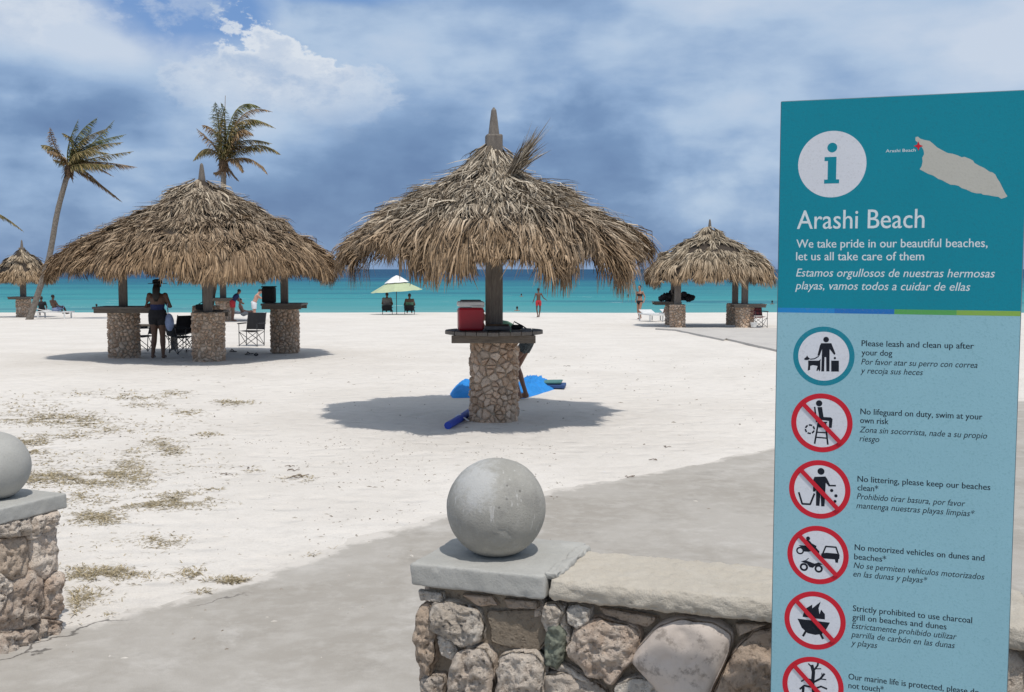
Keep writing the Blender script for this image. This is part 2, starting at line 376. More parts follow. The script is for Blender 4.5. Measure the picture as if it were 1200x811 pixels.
def m_ball():
    m = m_concrete('ball_concrete', (.36, .348, .315), (.285, .275, .248), (.45, .435, .40), False, .005, 0.0, 130, .8)
    N = NT(m.node_tree); b = N.n['Principled BSDF']; old = b.inputs['Base Color'].links[0].from_socket
    o = N.new('ShaderNodeTexCoord').outputs['Object']; x, y, z = N.sep(o)
    n = N.noise(o, 16, 9, .72, .4); nn = N.noise(N.mapv(o, scale=(1, 1, .35), rot=(0, .6, 0)), 40, 6, .7)
    dx = N.m('ADD', x, .075); dz = N.m('SUBTRACT', z, .105)
    d = N.m('SQRT', N.m('ADD', N.m('MULTIPLY', dx, dx), N.m('MULTIPLY', dz, dz)))
    k = N.m('MULTIPLY', N.ss(N.m('ADD', d, N.m('MULTIPLY', N.m('SUBTRACT', n, .5), .22)), .10, .03), .75)
    k2 = N.m('MULTIPLY', N.ss(nn, .56, .70), .35)
    c = N.mix(k, old, (.52, .52, .51)); c = N.mix(k2, c, (.50, .49, .47))
    lo = N.ss(N.m('ADD', z, N.m('MULTIPLY', N.m('SUBTRACT', n, .5), .06)), -.105, -.13); c = N.mix(N.m('MULTIPLY', lo, .7), c, (.44, .42, .37))
    c = N.mix(N.m('MULTIPLY', N.ss(N.noise(o, 5, 5, .6), .52, .66), .35), c, (.17, .165, .155))
    pit = N.m('MULTIPLY', N.ss(N.vor(o, 26), .16, .08), N.ss(N.noise(o, 9, 3), .50, .58)); c = N.mix(N.m('MULTIPLY', pit, .7), c, (.13, .125, .115))
    sc_ = N.m('MULTIPLY', N.ss(N.noise(N.mapv(o, scale=(1, 1, .15), rot=(.3, .9, 0)), 70, 3, .6), .64, .70), .5); c = N.mix(sc_, c, (.60, .59, .57))
    N.l.new(c, b.inputs['Base Color']); return m
M = {}
M['sand'] = m_sand(); M['sea'] = m_sea()
M['path'] = m_concrete('path_concrete', (.425, .395, .355), (.345, .315, .275), (.49, .46, .42), True, .008, .5, 120, .6)
M['slab'] = m_concrete('slab_concrete', (.54, .51, .47), (.47, .44, .41), (.58, .55, .51), False, .006, .6)
M['cap'] = m_concrete('cap_grey_paint', (.42, .415, .385), (.36, .35, .325), (.49, .48, .45), False, .005, 0.0, 110, .6)
M['ball'] = m_ball()
M['coping'] = m_concrete('coping_render', (.59, .535, .45), (.52, .47, .395), (.62, .575, .50), False, .010, 0.0, 150, .9)
M['mortar'] = m_stone('mortar', (.43, .35, .27), (.32, .25, .185), (.30, .25, .19), 3, 45, .015)
M['coral'] = m_stone('coral_stone', (.71, .60, .50), (.56, .42, .32), (.68, .62, .54), 2.6, 46, .026)
M['smooth_stone'] = m_stone('smooth_stone', (.53, .455, .40), (.45, .375, .32), (.54, .49, .44), 1.5, 14, .006, .7)
M['brown_stone'] = m_stone('brown_stone', (.50, .39, .30), (.38, .28, .205), (.52, .43, .34), 2.2, 40, .02)
M['green_stone'] = m_stone('green_stone', (.17, .19, .145), (.11, .125, .095), (.24, .25, .20), 3, 30, .012)
M['pale_stone'] = m_stone('pale_stone', (.70, .63, .55), (.57, .49, .405), (.70, .65, .58), 3, 48, .022)
M['pier'] = m_stone('pier_stone', (.64, .48, .355), (.48, .32, .215), (.66, .56, .46), 5, 40, .015)
M['pier_mortar'] = m_stone('pier_mortar', (.43, .345, .26), (.32, .245, .175), (.45, .38, .30), 3, 45, .01)
M['thatch'] = m_thatch('palm_thatch', (.07, .052, .036), (.31, .255, .19), (.57, .495, .39), (.27, .175, .09), 1.95, 2.95)
M['thatch2'] = m_thatch('palm_thatch_brown', (.05, .036, .024), (.27, .21, .15), (.50, .42, .315), (.27, .175, .09), 1.7, 3.7)
M['thatch3'] = m_thatch('palm_thatch_far', (.08, .058, .038), (.31, .25, .175), (.53, .45, .34), (.30, .20, .11), 1.0, 2.9)
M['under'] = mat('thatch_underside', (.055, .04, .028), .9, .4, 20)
M['post'] = m_wood('weathered_post', (.20, .175, .15), (.12, .10, .085))
M['plank'] = m_wood('weathered_plank', (.21, .185, .16), (.13, .11, .09), (6, .9, 6))
M['beam'] = m_wood('beam_wood', (.19, .155, .12), (.11, .09, .07), (.9, 6, 6))
M['trunk'] = mat('palm_trunk', (.22, .19, .16), .9, .4, 9, 1, 30, .02)
def m_leaf(name, a, b2):
    m = bpy.data.materials.new(name); m.use_nodes = True; N = NT(m.node_tree); b = N.n['Principled BSDF']
    r = N.new('ShaderNodeNewGeometry').outputs['Random Per Island']
    N.l.new(N.ramp(r, [(0, a), (.5, tuple((x+y)/2 for x, y in zip(a, b2))), (1, b2)]), b.inputs['Base Color']); b.inputs['Roughness'].default_value = .6
    return m
M['frond'] = m_leaf('palm_frond', (.07, .075, .022), (.30, .22, .09))
M['frondgreen'] = m_leaf('palm_frond_green', (.06, .095, .025), (.23, .21, .07))
M['frondbrown'] = m_leaf('palm_frond_dry', (.13, .08, .04), (.33, .22, .11))
M['husk'] = mat('palm_husk', (.13, .08, .045), .9, .5, 8)
M['drygrass'] = m_leaf('dry_grass', (.22, .175, .09), (.47, .38, .23))
M['pebble'] = m_leaf('beach_litter', (.20, .165, .125), (.58, .54, .48))
M['white'] = mat('white_plastic', (.74, .74, .72), .4, .12, 5)
M['red'] = mat('red_plastic', (.42, .018, .03), .35, .1, 5)
M['black'] = mat('black_fabric', (.018, .018, .022), .85, .3, 20)
M['darkmetal'] = mat('dark_metal', (.05, .05, .055), .5)
M['navy'] = mat('navy_fabric', (.018, .03, .12), .8, .4, 30)
M['bluetowel'] = mat('blue_towel', (.025, .27, .72), .95, .15, 12, .8, 120, .01)
M['bluefoam'] = mat('blue_foam', (.02, .06, .42), .6, .1, 9)
M['matgreen'] = mat('green_mat', (.07, .20, .19), .8, .2, 9); M['matblue'] = mat('blue_mat', (.03, .08, .22), .7, .2, 9)
M['lime'] = mat('lime_canvas', (.46, .53, .33), .8, .08, 3); M['canvas'] = mat('white_canvas', (.82, .82, .80), .8, .05, 3)
M['skin_dark'] = mat('skin_dark', (.12, .062, .038), .55, .12, 6); M['skin'] = mat('skin_tan', (.36, .19, .125), .55, .1, 6); M['skin_mid'] = mat('skin_brown', (.24, .125, .08), .55, .1, 6); M['skin_pale'] = mat('skin_light', (.50, .28, .21), .55, .1, 6)
M['hair'] = mat('dark_hair', (.018, .013, .01), .6, .3, 40)
M['redcloth'] = mat('red_cloth', (.50, .03, .04), .8, .2, 12); M['greencloth'] = mat('green_cloth', (.13, .27, .17), .85, .15, 12); M['whitecloth'] = mat('white_cloth', (.70, .71, .73), .85, .1, 12)
M['greycloth'] = mat('grey_cloth', (.16, .15, .15), .85, .2, 12); M['bluecloth'] = mat('pale_blue_cloth', (.30, .38, .58), .85, .2, 12)
def m_plaid():
    m = bpy.data.materials.new('plaid_fabric'); m.use_nodes = True; N = NT(m.node_tree); b = N.n['Principled BSDF']
    x, y, z = N.sep(N.new('ShaderNodeTexCoord').outputs['Object'])
    f = N.m('GREATER_THAN', N.m('FRACT', N.m('MULTIPLY', z, 7)), .6); g = N.m('GREATER_THAN', N.m('FRACT', N.m('MULTIPLY', x, 7)), .6)
    c = N.mix(f, (.10, .03, .035), (.28, .06, .06)); c = N.mix(N.m('MULTIPLY', g, .5), c, (.03, .03, .04))
    N.l.new(c, b.inputs['Base Color']); b.inputs['Roughness'].default_value = .9; return m
M['plaid'] = m_plaid()
M['speckled'] = mat('speckled_shorts', (.02, .022, .025), .85, 0, 60, col2=(.10, .12, .12))
# sign colours
M['s_teal'] = m_sign('sign_teal', (.006, .235, .315), .25, (.02, .14, .18)); M['s_pale'] = m_sign('sign_pale_blue', (.275, .495, .575), .40, (.17, .35, .40))
M['s_white'] = m_sign('sign_white', (.66, .68, .73), .22, (.35, .36, .36)); M['s_beige'] = m_sign('sign_beige', (.48, .47, .42), .25, (.33, .32, .27))
M['s_ring'] = m_sign('sign_ring_teal', (.012, .22, .30), .15); M['s_red'] = m_sign('sign_red', (.56, .018, .035), .15, (.3, .05, .06)); M['s_black'] = m_sign('sign_black', (.010, .013, .022), .2, (.05, .06, .07))
M['s_text'] = m_sign('sign_dark_text', (.02, .035, .05), .15, (.08, .12, .14)); M['s_wtext'] = m_sign('sign_white_text', (.66, .73, .76), .15)
M['s_blue1'] = m_sign('sign_blue', (.02, .23, .56), .15); M['s_blue2'] = m_sign('sign_blue_dark', (.02, .16, .48), .15); M['s_green1'] = m_sign('sign_green', (.10, .36, .10), .15); M['s_green2'] = m_sign('sign_lime', (.24, .42, .08), .15)
M['s_edge'] = mat('sign_edge', (.10, .16, .19), .5)
# ------------------------------------------------------------------ ground
PATH = [(-2.9, 5.75), (-2.50, 6.12), (-1.88, 6.82), (-1.23, 8.0), (-.67, 8.8), (.35, 9.95), (2.9, 12.35), (7.9, 17.0), (15, 23.5), (19.5, 23.5), (12, 14), (7, 6.5), (7, -6), (-9, -6), (-9, 8.0)]
def sdf_poly(x, y, poly):
    d = 1e9; inside = False; n = len(poly)
    for i in range(n):
        ax, ay = poly[i]; bx, by = poly[(i+1) % n]
        ex, ey = bx-ax, by-ay; wx, wy = x-ax, y-ay
        t = max(0, min(1, (wx*ex+wy*ey)/(ex*ex+ey*ey))); dx, dy = wx-ex*t, wy-ey*t
        d = min(d, dx*dx+dy*dy)
        if (ay > y) != (by > y) and x < ax+(y-ay)/(by-ay)*ex: inside = not inside
    return -sqrt(d) if inside else sqrt(d)
def fine(lo, hi, step, far, grow=1.18):
    a = []; x = lo
    while x <= hi: a.append(x); x += step
    s = step; L = lo; left = []
    while L > -far: s *= grow; L -= s; left.append(L)
    s = step; R = a[-1]; right = []
    while R < far: s *= grow; R += s; right.append(R)
    return left[::-1] + a + right
def sand_h(x, y, near=True):
    z = beach_z(y)
    if y < 60:
        z += .012*noise.noise(Vector((x*.5, y*.5, 0))) + .006*noise.noise(Vector((x*1.7, y*1.7, 3))) - .008
        z += .006*noise.noise(Vector((x*5, y*5, 7)))
    else: z += .05*noise.noise(Vector((x*.06, y*.15, 1)))
    if -10 < x < 21 and -8 < y < 26:
        d = sdf_poly(x, y, PATH) + .16*noise.noise(Vector((x*1.3, y*1.3, 5))) + .06*noise.noise(Vector((x*4, y*4, 2)))
        z = z*sstep(-.1, .6, d) + .016*sstep(-.12, .25, d) - .040*sstep(-.05, -.7, d) - .003 + (.004*noise.noise(Vector((x*5.5, y*5.5, 11))) if -1.3 < d < .1 else 0)
    return z
def build_ground():
    xs = fine(-7.5, 7.5, .11, 900, 1.16)
    ys = []; y = 4.0
    while y < 14.5: ys.append(y); y += .09
    while y < 30: ys.append(y); y += .22
    while y < 86: ys.append(y); y += .8
    while y < 130: ys.append(y); y += 8
    ys = [-200, -100, -50, -25, -12, -6, -3, 0, 2, 3] + ys
    nx = len(xs); vs = [(x, y, sand_h(x, y)) for y in ys for x in xs]
    fs = [(j*nx+i, j*nx+i+1, (j+1)*nx+i+1, (j+1)*nx+i) for j in range(len(ys)-1) for i in range(nx-1)]
    b = MB(); b.add(vs, fs); o = b.build('beach_sand', M['sand'], smooth=True); tag(o, kind='structure')
    # path sheet; a per-vertex attribute records how near the sandy edge it lies
    gx = [-9.2+.16*i for i in range(183)]; gy = [-6+.5*i for i in range(20)]+[4+.14*i for i in range(142)]; idx = {}; vs = []; dv = []; fs = []
    for jy, y in enumerate(gy):
        for ix, x in enumerate(gx):
            d = sdf_poly(x, y, PATH)
            if d < .45: idx[(ix, jy)] = len(vs); vs.append((x, y, 0.0)); dv.append(sstep(-.42, .02, d))
    for jy in range(len(gy)-1):
        for ix in range(len(gx)-1):
            q = [idx.get(k) for k in ((ix, jy), (ix+1, jy), (ix+1, jy+1), (ix, jy+1))]
            if None not in q: fs.append(tuple(q))
    b = MB(); b.add(vs, fs); o = b.build('concrete_path', M['path']); at_ = o.data.attributes.new('edge_dust', 'FLOAT', 'POINT'); at_.data.foreach_set('value', dv); tag(o, kind='structure')
    # broken concrete apron in front of the right hut
    b = MB(); F1 = onz(792, 386.5, -.25); F2 = onz(848, 398, -.12); F3 = onz(851, 396.5, -.12); F4 = onz(905, 409, -.03); F5 = F4 + (F4-F3)*1.2
    poly = [F1, F2, F3, F4, F5]
    top = [(p.x, p.y, beach_z(p.y)+.05) for p in poly] + [(F5.x+4, F5.y+6, beach_z(F5.y+6)+.05), (15, 42.5, beach_z(42.5)+.05), (F1.x-.6, 42.5, beach_z(42.5)+.05)]
    k = len(top); bot = [(x, y, z-.35) for x, y, z in top]
    b.add(top+bot, [tuple(range(k))] + [(i, i+k, (i+1) % k+k, (i+1) % k) for i in range(k)])
    o = b.build('concrete_apron', M['slab'], fix=True); tag(o, kind='structure')
    # sea
    xs = [-30000, -8000, -2000, -600, -200, -80, -30, 0, 30, 80, 200, 600, 2000, 8000, 30000]; ys = [74, 90, 110, 150, 250, 500, 1000, 3000, 10000, 40000]
    b = MB(); nx = len(xs)
    b.add([(x, y, -1.15) for y in ys for x in xs], [(j*nx+i, j*nx+i+1, (j+1)*nx+i+1, (j+1)*nx+i) for j in range(len(ys)-1) for i in range(nx-1)])
    tag(b.build('sea', M['sea']), kind='structure')
build_ground()
# ------------------------------------------------------------------ stones
def clip_poly(poly, nx, ny, c):          # keep nx*x+ny*y <= c
    out = []; n = len(poly)
    for i in range(n):
        a = poly[i]; b = poly[(i+1) % n]; da = nx*a[0]+ny*a[1]-c; db = nx*b[0]+ny*b[1]-c
        if da <= 0: out.append(a)
        if (da < 0 < db) or (db < 0 < da): t = da/(da-db); out.append((a[0]+(b[0]-a[0])*t, a[1]+(b[1]-a[1])*t))
    return out
def voronoi(seeds, rect, wrap=None, reach=None):
    x0, y0, x1, y1 = rect; cells = []; al = list(seeds)
    if wrap: al = al + [(x-wrap, y) for x, y in seeds] + [(x+wrap, y) for x, y in seeds]
    for sx, sy in seeds:
        poly = [(sx-9, y0), (sx+9, y0), (sx+9, y1), (sx-9, y1)] if wrap else [(x0, y0), (x1, y0), (x1, y1), (x0, y1)]
        near = sorted(((x-sx)**2+(y-sy)**2, x, y) for x, y in al)[1:26]
        for d2, x, y in near:
            nx, ny = x-sx, y-sy; poly = clip_poly(poly, nx, ny, nx*(x+sx)/2+ny*(y+sy)/2)
            if len(poly) < 3: break
        if len(poly) >= 3: cells.append(poly)
    return cells
def resample(poly, n, rnd=.35, smooth=2):
    L = [0.0]; m = len(poly)
    for i in range(m):
        a, b = poly[i], poly[(i+1) % m]; L.append(L[-1]+sqrt((a[0]-b[0])**2+(a[1]-b[1])**2))
    tot = L[-1]; pts = []; j = 0
    for k in range(n):
        s = tot*k/n
        while L[j+1] < s: j += 1
        a, b = poly[j], poly[(j+1) % m]; t = (s-L[j])/max(1e-9, L[j+1]-L[j]); pts.append((a[0]+(b[0]-a[0])*t, a[1]+(b[1]-a[1])*t))
    for _ in range(smooth):
        pts = [((pts[i-1][0]+pts[i][0]*2+pts[(i+1) % n][0])/4, (pts[i-1][1]+pts[i][1]*2+pts[(i+1) % n][1])/4) for i in range(n)]
    return pts
def stone(b, poly, H, fmap, n=10, rings=3, inset=.92, rough=.25, seed=0, freq=None, flat=2.2, smooth=1, mi=0):
    """dome-shaped stone over polygon; fmap(u,v,h)->point"""
    P = resample(poly, n, smooth=smooth)
    cx = sum(p[0] for p in P)/n; cy = sum(p[1] for p in P)/n
    size = sqrt(sum((p[0]-cx)**2+(p[1]-cy)**2 for p in P)/n); fr = freq or (1.6/size); rr = random.Random(seed)
    tx, ty = rr.uniform(-.25, .25), rr.uniform(-.25, .25)
    vs = []; sv = Vector((seed*1.37 % 97, seed*.71 % 53, 0))
    ws = [1.0] + ([.985, .955]+[1-(i/rings)**1.15*.97 for i in range(1, rings)] if rings > 6 else [1-(i/rings)**1.15*.97 for i in range(1, rings)])
    for ri, w in enumerate(ws):
        for (x, y) in P:
            q = Vector(((x-cx)*w*inset, (y-cy)*w*inset, 0))
            if ri == 0: h = -.25*H
            else: h = H*(1-w**flat)**.42 if w < 1 else 0
            nz = noise.fractal(Vector((x*w+cx*(1-w), y*w+cy*(1-w), h))*fr + sv, .9, 2.1, 4)
            if rings > 6:
                q3 = Vector((x*w+cx*(1-w), y*w+cy*(1-w), 0)); rg = abs(noise.noise(q3*fr*.55+sv)); nz = nz*.8-(.5-min(.5, rg*2.2))*.7-max(0, noise.noise(q3*fr*2.6+sv)-.25)*1.3+.25*(round(noise.noise(q3*fr*.35+sv)*3)/3)
            hh = h + (nz*rough*H if ri > 0 else 0) + (tx*q.x+ty*q.y)*(.0 if ri == 0 else 1)*.6
            dx = noise.noise(Vector((x, y, 3.3))*fr + sv)*rough*size*.22
            vs.append(fmap(cx+q.x*(1+dx/size), cy+q.y*(1+dx/size), hh))
    k = len(ws); top = H*(1+rough*noise.fractal(Vector((cx, cy, H))*fr+sv, .9, 2.1, 4)); vs.append(fmap(cx, cy, top))
    fs = []
    for r in range(k-1):
        for i in range(n):
            j = (i+1) % n; fs.append((r*n+i, r*n+j, (r+1)*n+j, (r+1)*n+i))
    for i in range(n): fs.append(((k-1)*n+i, (k-1)*n+(i+1) % n, k*n))
    b.add(vs, fs, mi)
def jitter_seeds(w, h, s, rng, jit=.38, off=0.0):
    out = []; nx = max(2, round(w/s)); ny = max(2, round(h/s))
    for j in range(ny):
        for i in range(nx):
            out.append(((i+.5*(j % 2)+.25+rng.uniform(-jit, jit))*w/nx, (j+.5+rng.uniform(-jit, jit))*h/ny+off))
    return out
def pier_map(R, sq):
    def f(u, v, h):
        a = u/R; k = 1.0
        if sq: c_, s_ = abs(cos(a)), abs(sin(a)); k = (c_**sq+s_**sq)**(-1/sq)
        r = R*k+h; return (r*cos(a), r*sin(a), v)
    return f
def make_pier(parent, R, H, size, rng, separate, sq=0, depth=.025, seg=10, matn='pier'):
    fm = pier_map(R, sq); C = 2*pi*R
    b = MB(); k = 40
    ring = lambda z, rr: [fm(C*i/k, z, rr) for i in range(k)]
    b.add(ring(-.3, -.012)+ring(H, -.012), [(i, (i+1) % k, (i+1) % k+k, i+k) for i in range(k)] + [tuple(range(k, 2*k))])
    core = b.build('pier_core', M['pier_mortar'], parent)
    sd0 = jitter_seeds(C, H+.05, size, rng, .48, -.05); sd1 = []
    for q in sd0:
        if rng.random() < .16: continue
        sd1.append(q)
        if rng.random() < .14: sd1.append((q[0]+rng.uniform(-.5, .5)*size, q[1]+rng.uniform(-.5, .5)*size))
    cells = [c for c in voronoi(sd1, (0, -.05, C, H), wrap=C) if max(p[0] for p in c)-min(p[0] for p in c) > size*.25]
    if separate:
        for i, c in enumerate(cells):
            b = MB(); stone(b, c, depth*rng.uniform(.5, 1.9), fm, seg, 3, .96, .5, rng.randint(0, 9999), smooth=0, flat=3.5)
            b.build('stone', M[matn], parent)
    else:
        b = MB()
        for c in cells: stone(b, c, depth*rng.uniform(.8, 1.6), fm, seg, 2, .88, .4, rng.randint(0, 9999), smooth=0)
        o = b.build('stone_cladding', M[matn], parent); o['kind'] = 'stuff'
# ------------------------------------------------------------------ thatch roofs
def thatch_roof(parent, prof, shape, droop, n, L, wid, seed, m, fringe=.3, ragged=.12, name='thatch', lift=.05, wind=0.0, center_off=(0, 0), base=True, tiers=None, lump=.0, wild=1.0):
    """prof: list (r,z) apex to eave; shape(th)->radius factor; droop(th)->eave z offset"""
    rng = random.Random(seed)
    S = [0.0]
    for i in range(1, len(prof)): S.append(S[-1]+sqrt((prof[i][0]-prof[i-1][0])**2+(prof[i][1]-prof[i-1][1])**2))
    T = S[-1]
    def pr(s):
        if s >= T:
            e = s-T; q = prof[-1]; o = prof[-2]; dr, dz = q[0]-o[0], q[1]-o[1]; l = sqrt(dr*dr+dz*dz)
            out = dr/l; return q[0]+out*e*.45*exp(-e*1.5), q[1]+dz/l*e*.3-e*.75
        for i in range(1, len(S)):
            if s <= S[i]: t = (s-S[i-1])/(S[i]-S[i-1]); return prof[i-1][0]+(prof[i][0]-prof[i-1][0])*t, prof[i-1][1]+(prof[i][1]-prof[i-1][1])*t
    def P(th, s, h=0.0):
        r, z = pr(max(0, s)); r2, z2 = pr(max(0, s)+.05); dr, dz = r2-r, z2-z; l = max(1e-6, sqrt(dr*dr+dz*dz)); nr, nz = -dz/l, dr/l
        t = min(1.2, s/T); k = 1+(shape(th)-1)*min(1, t*1.15)
        lm = lump*noise.noise(Vector((cos(th)*r*1.3, sin(th)*r*1.3, seed+s)))
        r = r*k+nr*(h+lm); z = z+droop(th)*t**3+nz*(h+lm)
        return Vector((r*cos(th), r*sin(th), z))
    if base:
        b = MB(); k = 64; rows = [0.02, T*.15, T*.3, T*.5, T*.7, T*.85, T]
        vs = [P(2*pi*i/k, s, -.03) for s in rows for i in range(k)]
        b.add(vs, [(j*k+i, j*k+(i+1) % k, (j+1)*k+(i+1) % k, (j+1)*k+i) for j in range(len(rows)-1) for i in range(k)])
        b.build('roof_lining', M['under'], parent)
    b = MB(); PER = 13; nf = n//PER
    for fr_ in range(nf):
        # one dried leaf: a fan of blades sharing direction and layer height
        thc = rng.uniform(0, 2*pi); sc0 = T*rng.random()**.62
        if fr_ < nf*.36: sc0 = T*rng.uniform(.72, .98)
        if tiers and rng.random() < .3: sc0 = tiers[rng.randrange(len(tiers))]*T+rng.uniform(-.12, .03)
        layer = rng.uniform(-.035, .045); skew = wild*(rng.gauss(0, .22)+.35*noise.noise(Vector((cos(thc)*3, sin(thc)*3, sc0*2.2+seed)))); up = rng.uniform(0, lift)
        cl = noise.noise(Vector((cos(thc)*6, sin(thc)*6, seed*1.3))); FL_ = L*rng.uniform(.75, 1.3); rc = max(.15, pr(min(T, sc0+FL_*.4))[0]); droopy = rng.uniform(-.1, .06)
        endm = T+fringe*(1+cl*ragged*9)+rng.uniform(-.5, .35)*ragged*2
        for q in range(PER):
            u = (q+rng.uniform(-.4, .4))/(PER-1)-.5
            th = thc+u*.20/rc; s0 = sc0+abs(u)*.10+rng.uniform(-.03, .03); LL = FL_*(1-abs(u)*.5)*rng.uniform(.75, 1.1)
            if s0+LL > endm: LL = max(.08, endm-s0+rng.uniform(-.05, .05))
            dth = max(-.6, min(.6, (skew+u*.9+rng.gauss(0, .10))*LL/rc*.55))
            h0 = layer+rng.uniform(-.006, .006); h1 = layer+up+rng.uniform(-.01, .015)+(lift*1.6 if rng.random() < .05 else 0)
            hs = (h0, h0*.4+h1*.6, h1+droopy*.1, h1*1.2+droopy*.3 if rng.random() < .6 else h1*.4)
            w = wid*rng.uniform(.55, 1.3); tw = rng.uniform(-.8, .8); pts = [P(th+dth*(i/3)**1.6, s0+LL*i/3, hs[i]) for i in range(4)]
            hor = Vector((-sin(th), cos(th), 0)); nor = Vector((cos(th)*.5, sin(th)*.5, .8)); side = (hor*cos(tw)+nor*sin(tw)).normalized(); vs = []
            for p, ww in zip(pts, (.7, 1, .85, .12)): vs += [p-side*w*ww*.5, p+side*w*ww*.5]
            b.add(vs, [(0, 1, 3, 2), (2, 3, 5, 4), (4, 5, 7, 6)])
    o = b.build(name, m, parent); o['kind'] = 'stuff'
    return P, T
def finial(parent, z, h, r, name='finial'):
    b = MB(); b.tube([(0, 0, z-.25), (0, 0, z), (0, 0, z+h*.5), (0, 0, z+h*.9), (0, 0, z+h)], [r, r*.92, r*.66, r*.42, r*.12], 12); b.build(name, M['post'], parent, smooth=False)
def superel(p, th0=0.0):
    def f(th): a = th-th0; return (abs(cos(a))**p+abs(sin(a))**p)**(-1/p)
    return f
# ------------------------------------------------------------------ main single-post hut
def main_hut():
    rng = random.Random(5); c = Vector((atd(579, 400, 14.62).x, 14.62, 0))
    t = thing('thatched_hut', c, 'large ragged thatched hut on one stone pier with round wooden table, nearest the sphere', 'beach hut', group='thatched huts on the beach')
    make_pier(t, .30, 1.12, .088, rng, True, 0, .020, 9)
    b = MB(); b.box((0, 0, 2.3), (.21, .21, 2.9), Matrix.Rotation(.15, 3, 'Z'), bev=.02); b.build('post', M['post'], t)
    b = MB(); b.box((-.07, .02, 1.9), (.075, .3, 1.3), bev=.01); b.build('splint', M['post'], t)
    R = .645; z = 1.20
    n = 9; w = 2*R/n
    for i in range(n):
        x0, x1 = -R+i*w+.004, -R+(i+1)*w-.004; poly = []
        for k in range(5): x = x0+(x1-x0)*k/4; poly.append((x, -sqrt(max(.01, R*R-x*x))))
        for k in range(5): x = x1-(x1-x0)*k/4; poly.append((x, sqrt(max(.01, R*R-x*x))))
        b = MB(); dz = rng.uniform(-.004, .004); b.slab(poly, z-.045+dz, z+dz); b.build('plank', M['plank'], t, fix=True)
    b = MB(); b.box((0, -.40, z-.098), (1.08, .05, .10), bev=.006); b.build('beam', M['beam'], t)
    b = MB(); b.box((0, .42, z-.098), (1.08, .05, .10), bev=.006); b.build('beam', M['beam'], t)
    for s in (-1, 1): b = MB(); b.box((s*.50, 0, z-.100), (.05, .76, .09), bev=.006); b.build('beam', M['beam'], t)
    k = 48     # rim band below the planks
    prof = [(.02, 3.70), (.12, 3.56), (.40, 3.26), (.70, 3.06), (1.00, 2.90), (1.30, 2.74), (1.58, 2.57), (1.80, 2.40), (1.96, 2.22)]
    def shape(th): return .985+.02*sin(3*th+1)+.03*sin(5*th)+.03*sin(11*th+2)+.02*sin(17*th)+.02*sin(27*th+1)-.02*max(0, cos(th))+.025*max(0, -cos(th))
    TB = [(-180, 0), (-168, -.05), (-155, -.08), (-145, .06), (-132, .10), (-120, .02), (-112, -.13), (-100, -.11), (-88, -.12), (-75, -.10), (-62, -.14), (-56, .10), (-51, .12), (-46, -.12), (-36, -.22), (-24, -.14), (-10, 0), (20, .06), (60, .02), (90, .06), (120, .0), (150, .06), (180, 0)]
    def droop(th):
        d = (math.degrees(th)+180) % 360-180
        for (a, x), (b_, y) in zip(TB, TB[1:]):
            if a <= d <= b_: return x+(y-x)*(d-a)/(b_-a)
        return 0
    P, T = thatch_roof(t, prof, shape, droop, 31000, .46, .0175, 11, M['thatch'], .14, .17, lift=.065, tiers=(.42, .62), lump=.07, wild=1.4)
    finial(t, 3.74, .36, .08)
    # brown hanging skirts where the fringe has come loose
    for j, (th0, dz) in enumerate(((-1.10, .12), (-.62, .14), (-2.0, .06), (-2.80, .12))):
        b = MB()
        for q in range(150):
            th = th0+rng.gauss(0, .07); p0 = P(th, T-.12, -.05); l = rng.uniform(.25, .42+dz*.6); w = rng.uniform(.008, .022)
            e = p0+Vector((cos(th)*.12*rng.random()+rng.gauss(0, .03), sin(th)*.1*rng.random(), -l)); s = Vector((-sin(th), cos(th), rng.uniform(-.4, .4)))*w/2; mid = (p0+e)/2+Vector((cos(th), sin(th), 0))*.04
            b.add([p0-s, p0+s, mid-s, mid+s, e-s*.2, e+s*.2], [(0, 1, 3, 2), (2, 3, 5, 4)])
        o = b.build('hanging_thatch', M['thatch'], t); o['kind'] = 'stuff'
    # loose fronds sticking up near the top right
    for (px0, py0, px1, py1, cnt, sp) in ((603, 200, 633, 152, 75, .13), (607, 198, 641, 172, 20, .10), (600, 205, 622, 165, 40, .09), (640, 225, 690, 240, 40, .12), (700, 268, 742, 296, 50, .13)):
        b = MB(); A = atd(px0, py0, 14.1)-c; B = atd(px1, py1, 13.9)-c
        for q in range(cnt):
            a = A+Vector((rng.gauss(0, .03), rng.gauss(0, .05), rng.gauss(0, .03))); e = B+Vector((rng.gauss(0, sp*.5), rng.gauss(0, sp), rng.gauss(0, sp*.45))); e = a+(e-a)*rng.uniform(.55, 1.1)
            w = rng.uniform(.008, .02); s = Vector((rng.gauss(0, 1), rng.gauss(0, 1), rng.gauss(0, 1))).cross(e-a).normalized()*w/2; mid = (a+e)/2+Vector((0, 0, rng.uniform(0, .03)))
            b.add([a-s, a+s, mid-s, mid+s, e-s*.1, e+s*.1], [(0, 1, 3, 2), (2, 3, 5, 4)])
        b.build('loose_frond', M['thatch'], t)
    return c, z
HC, HZ = main_hut()
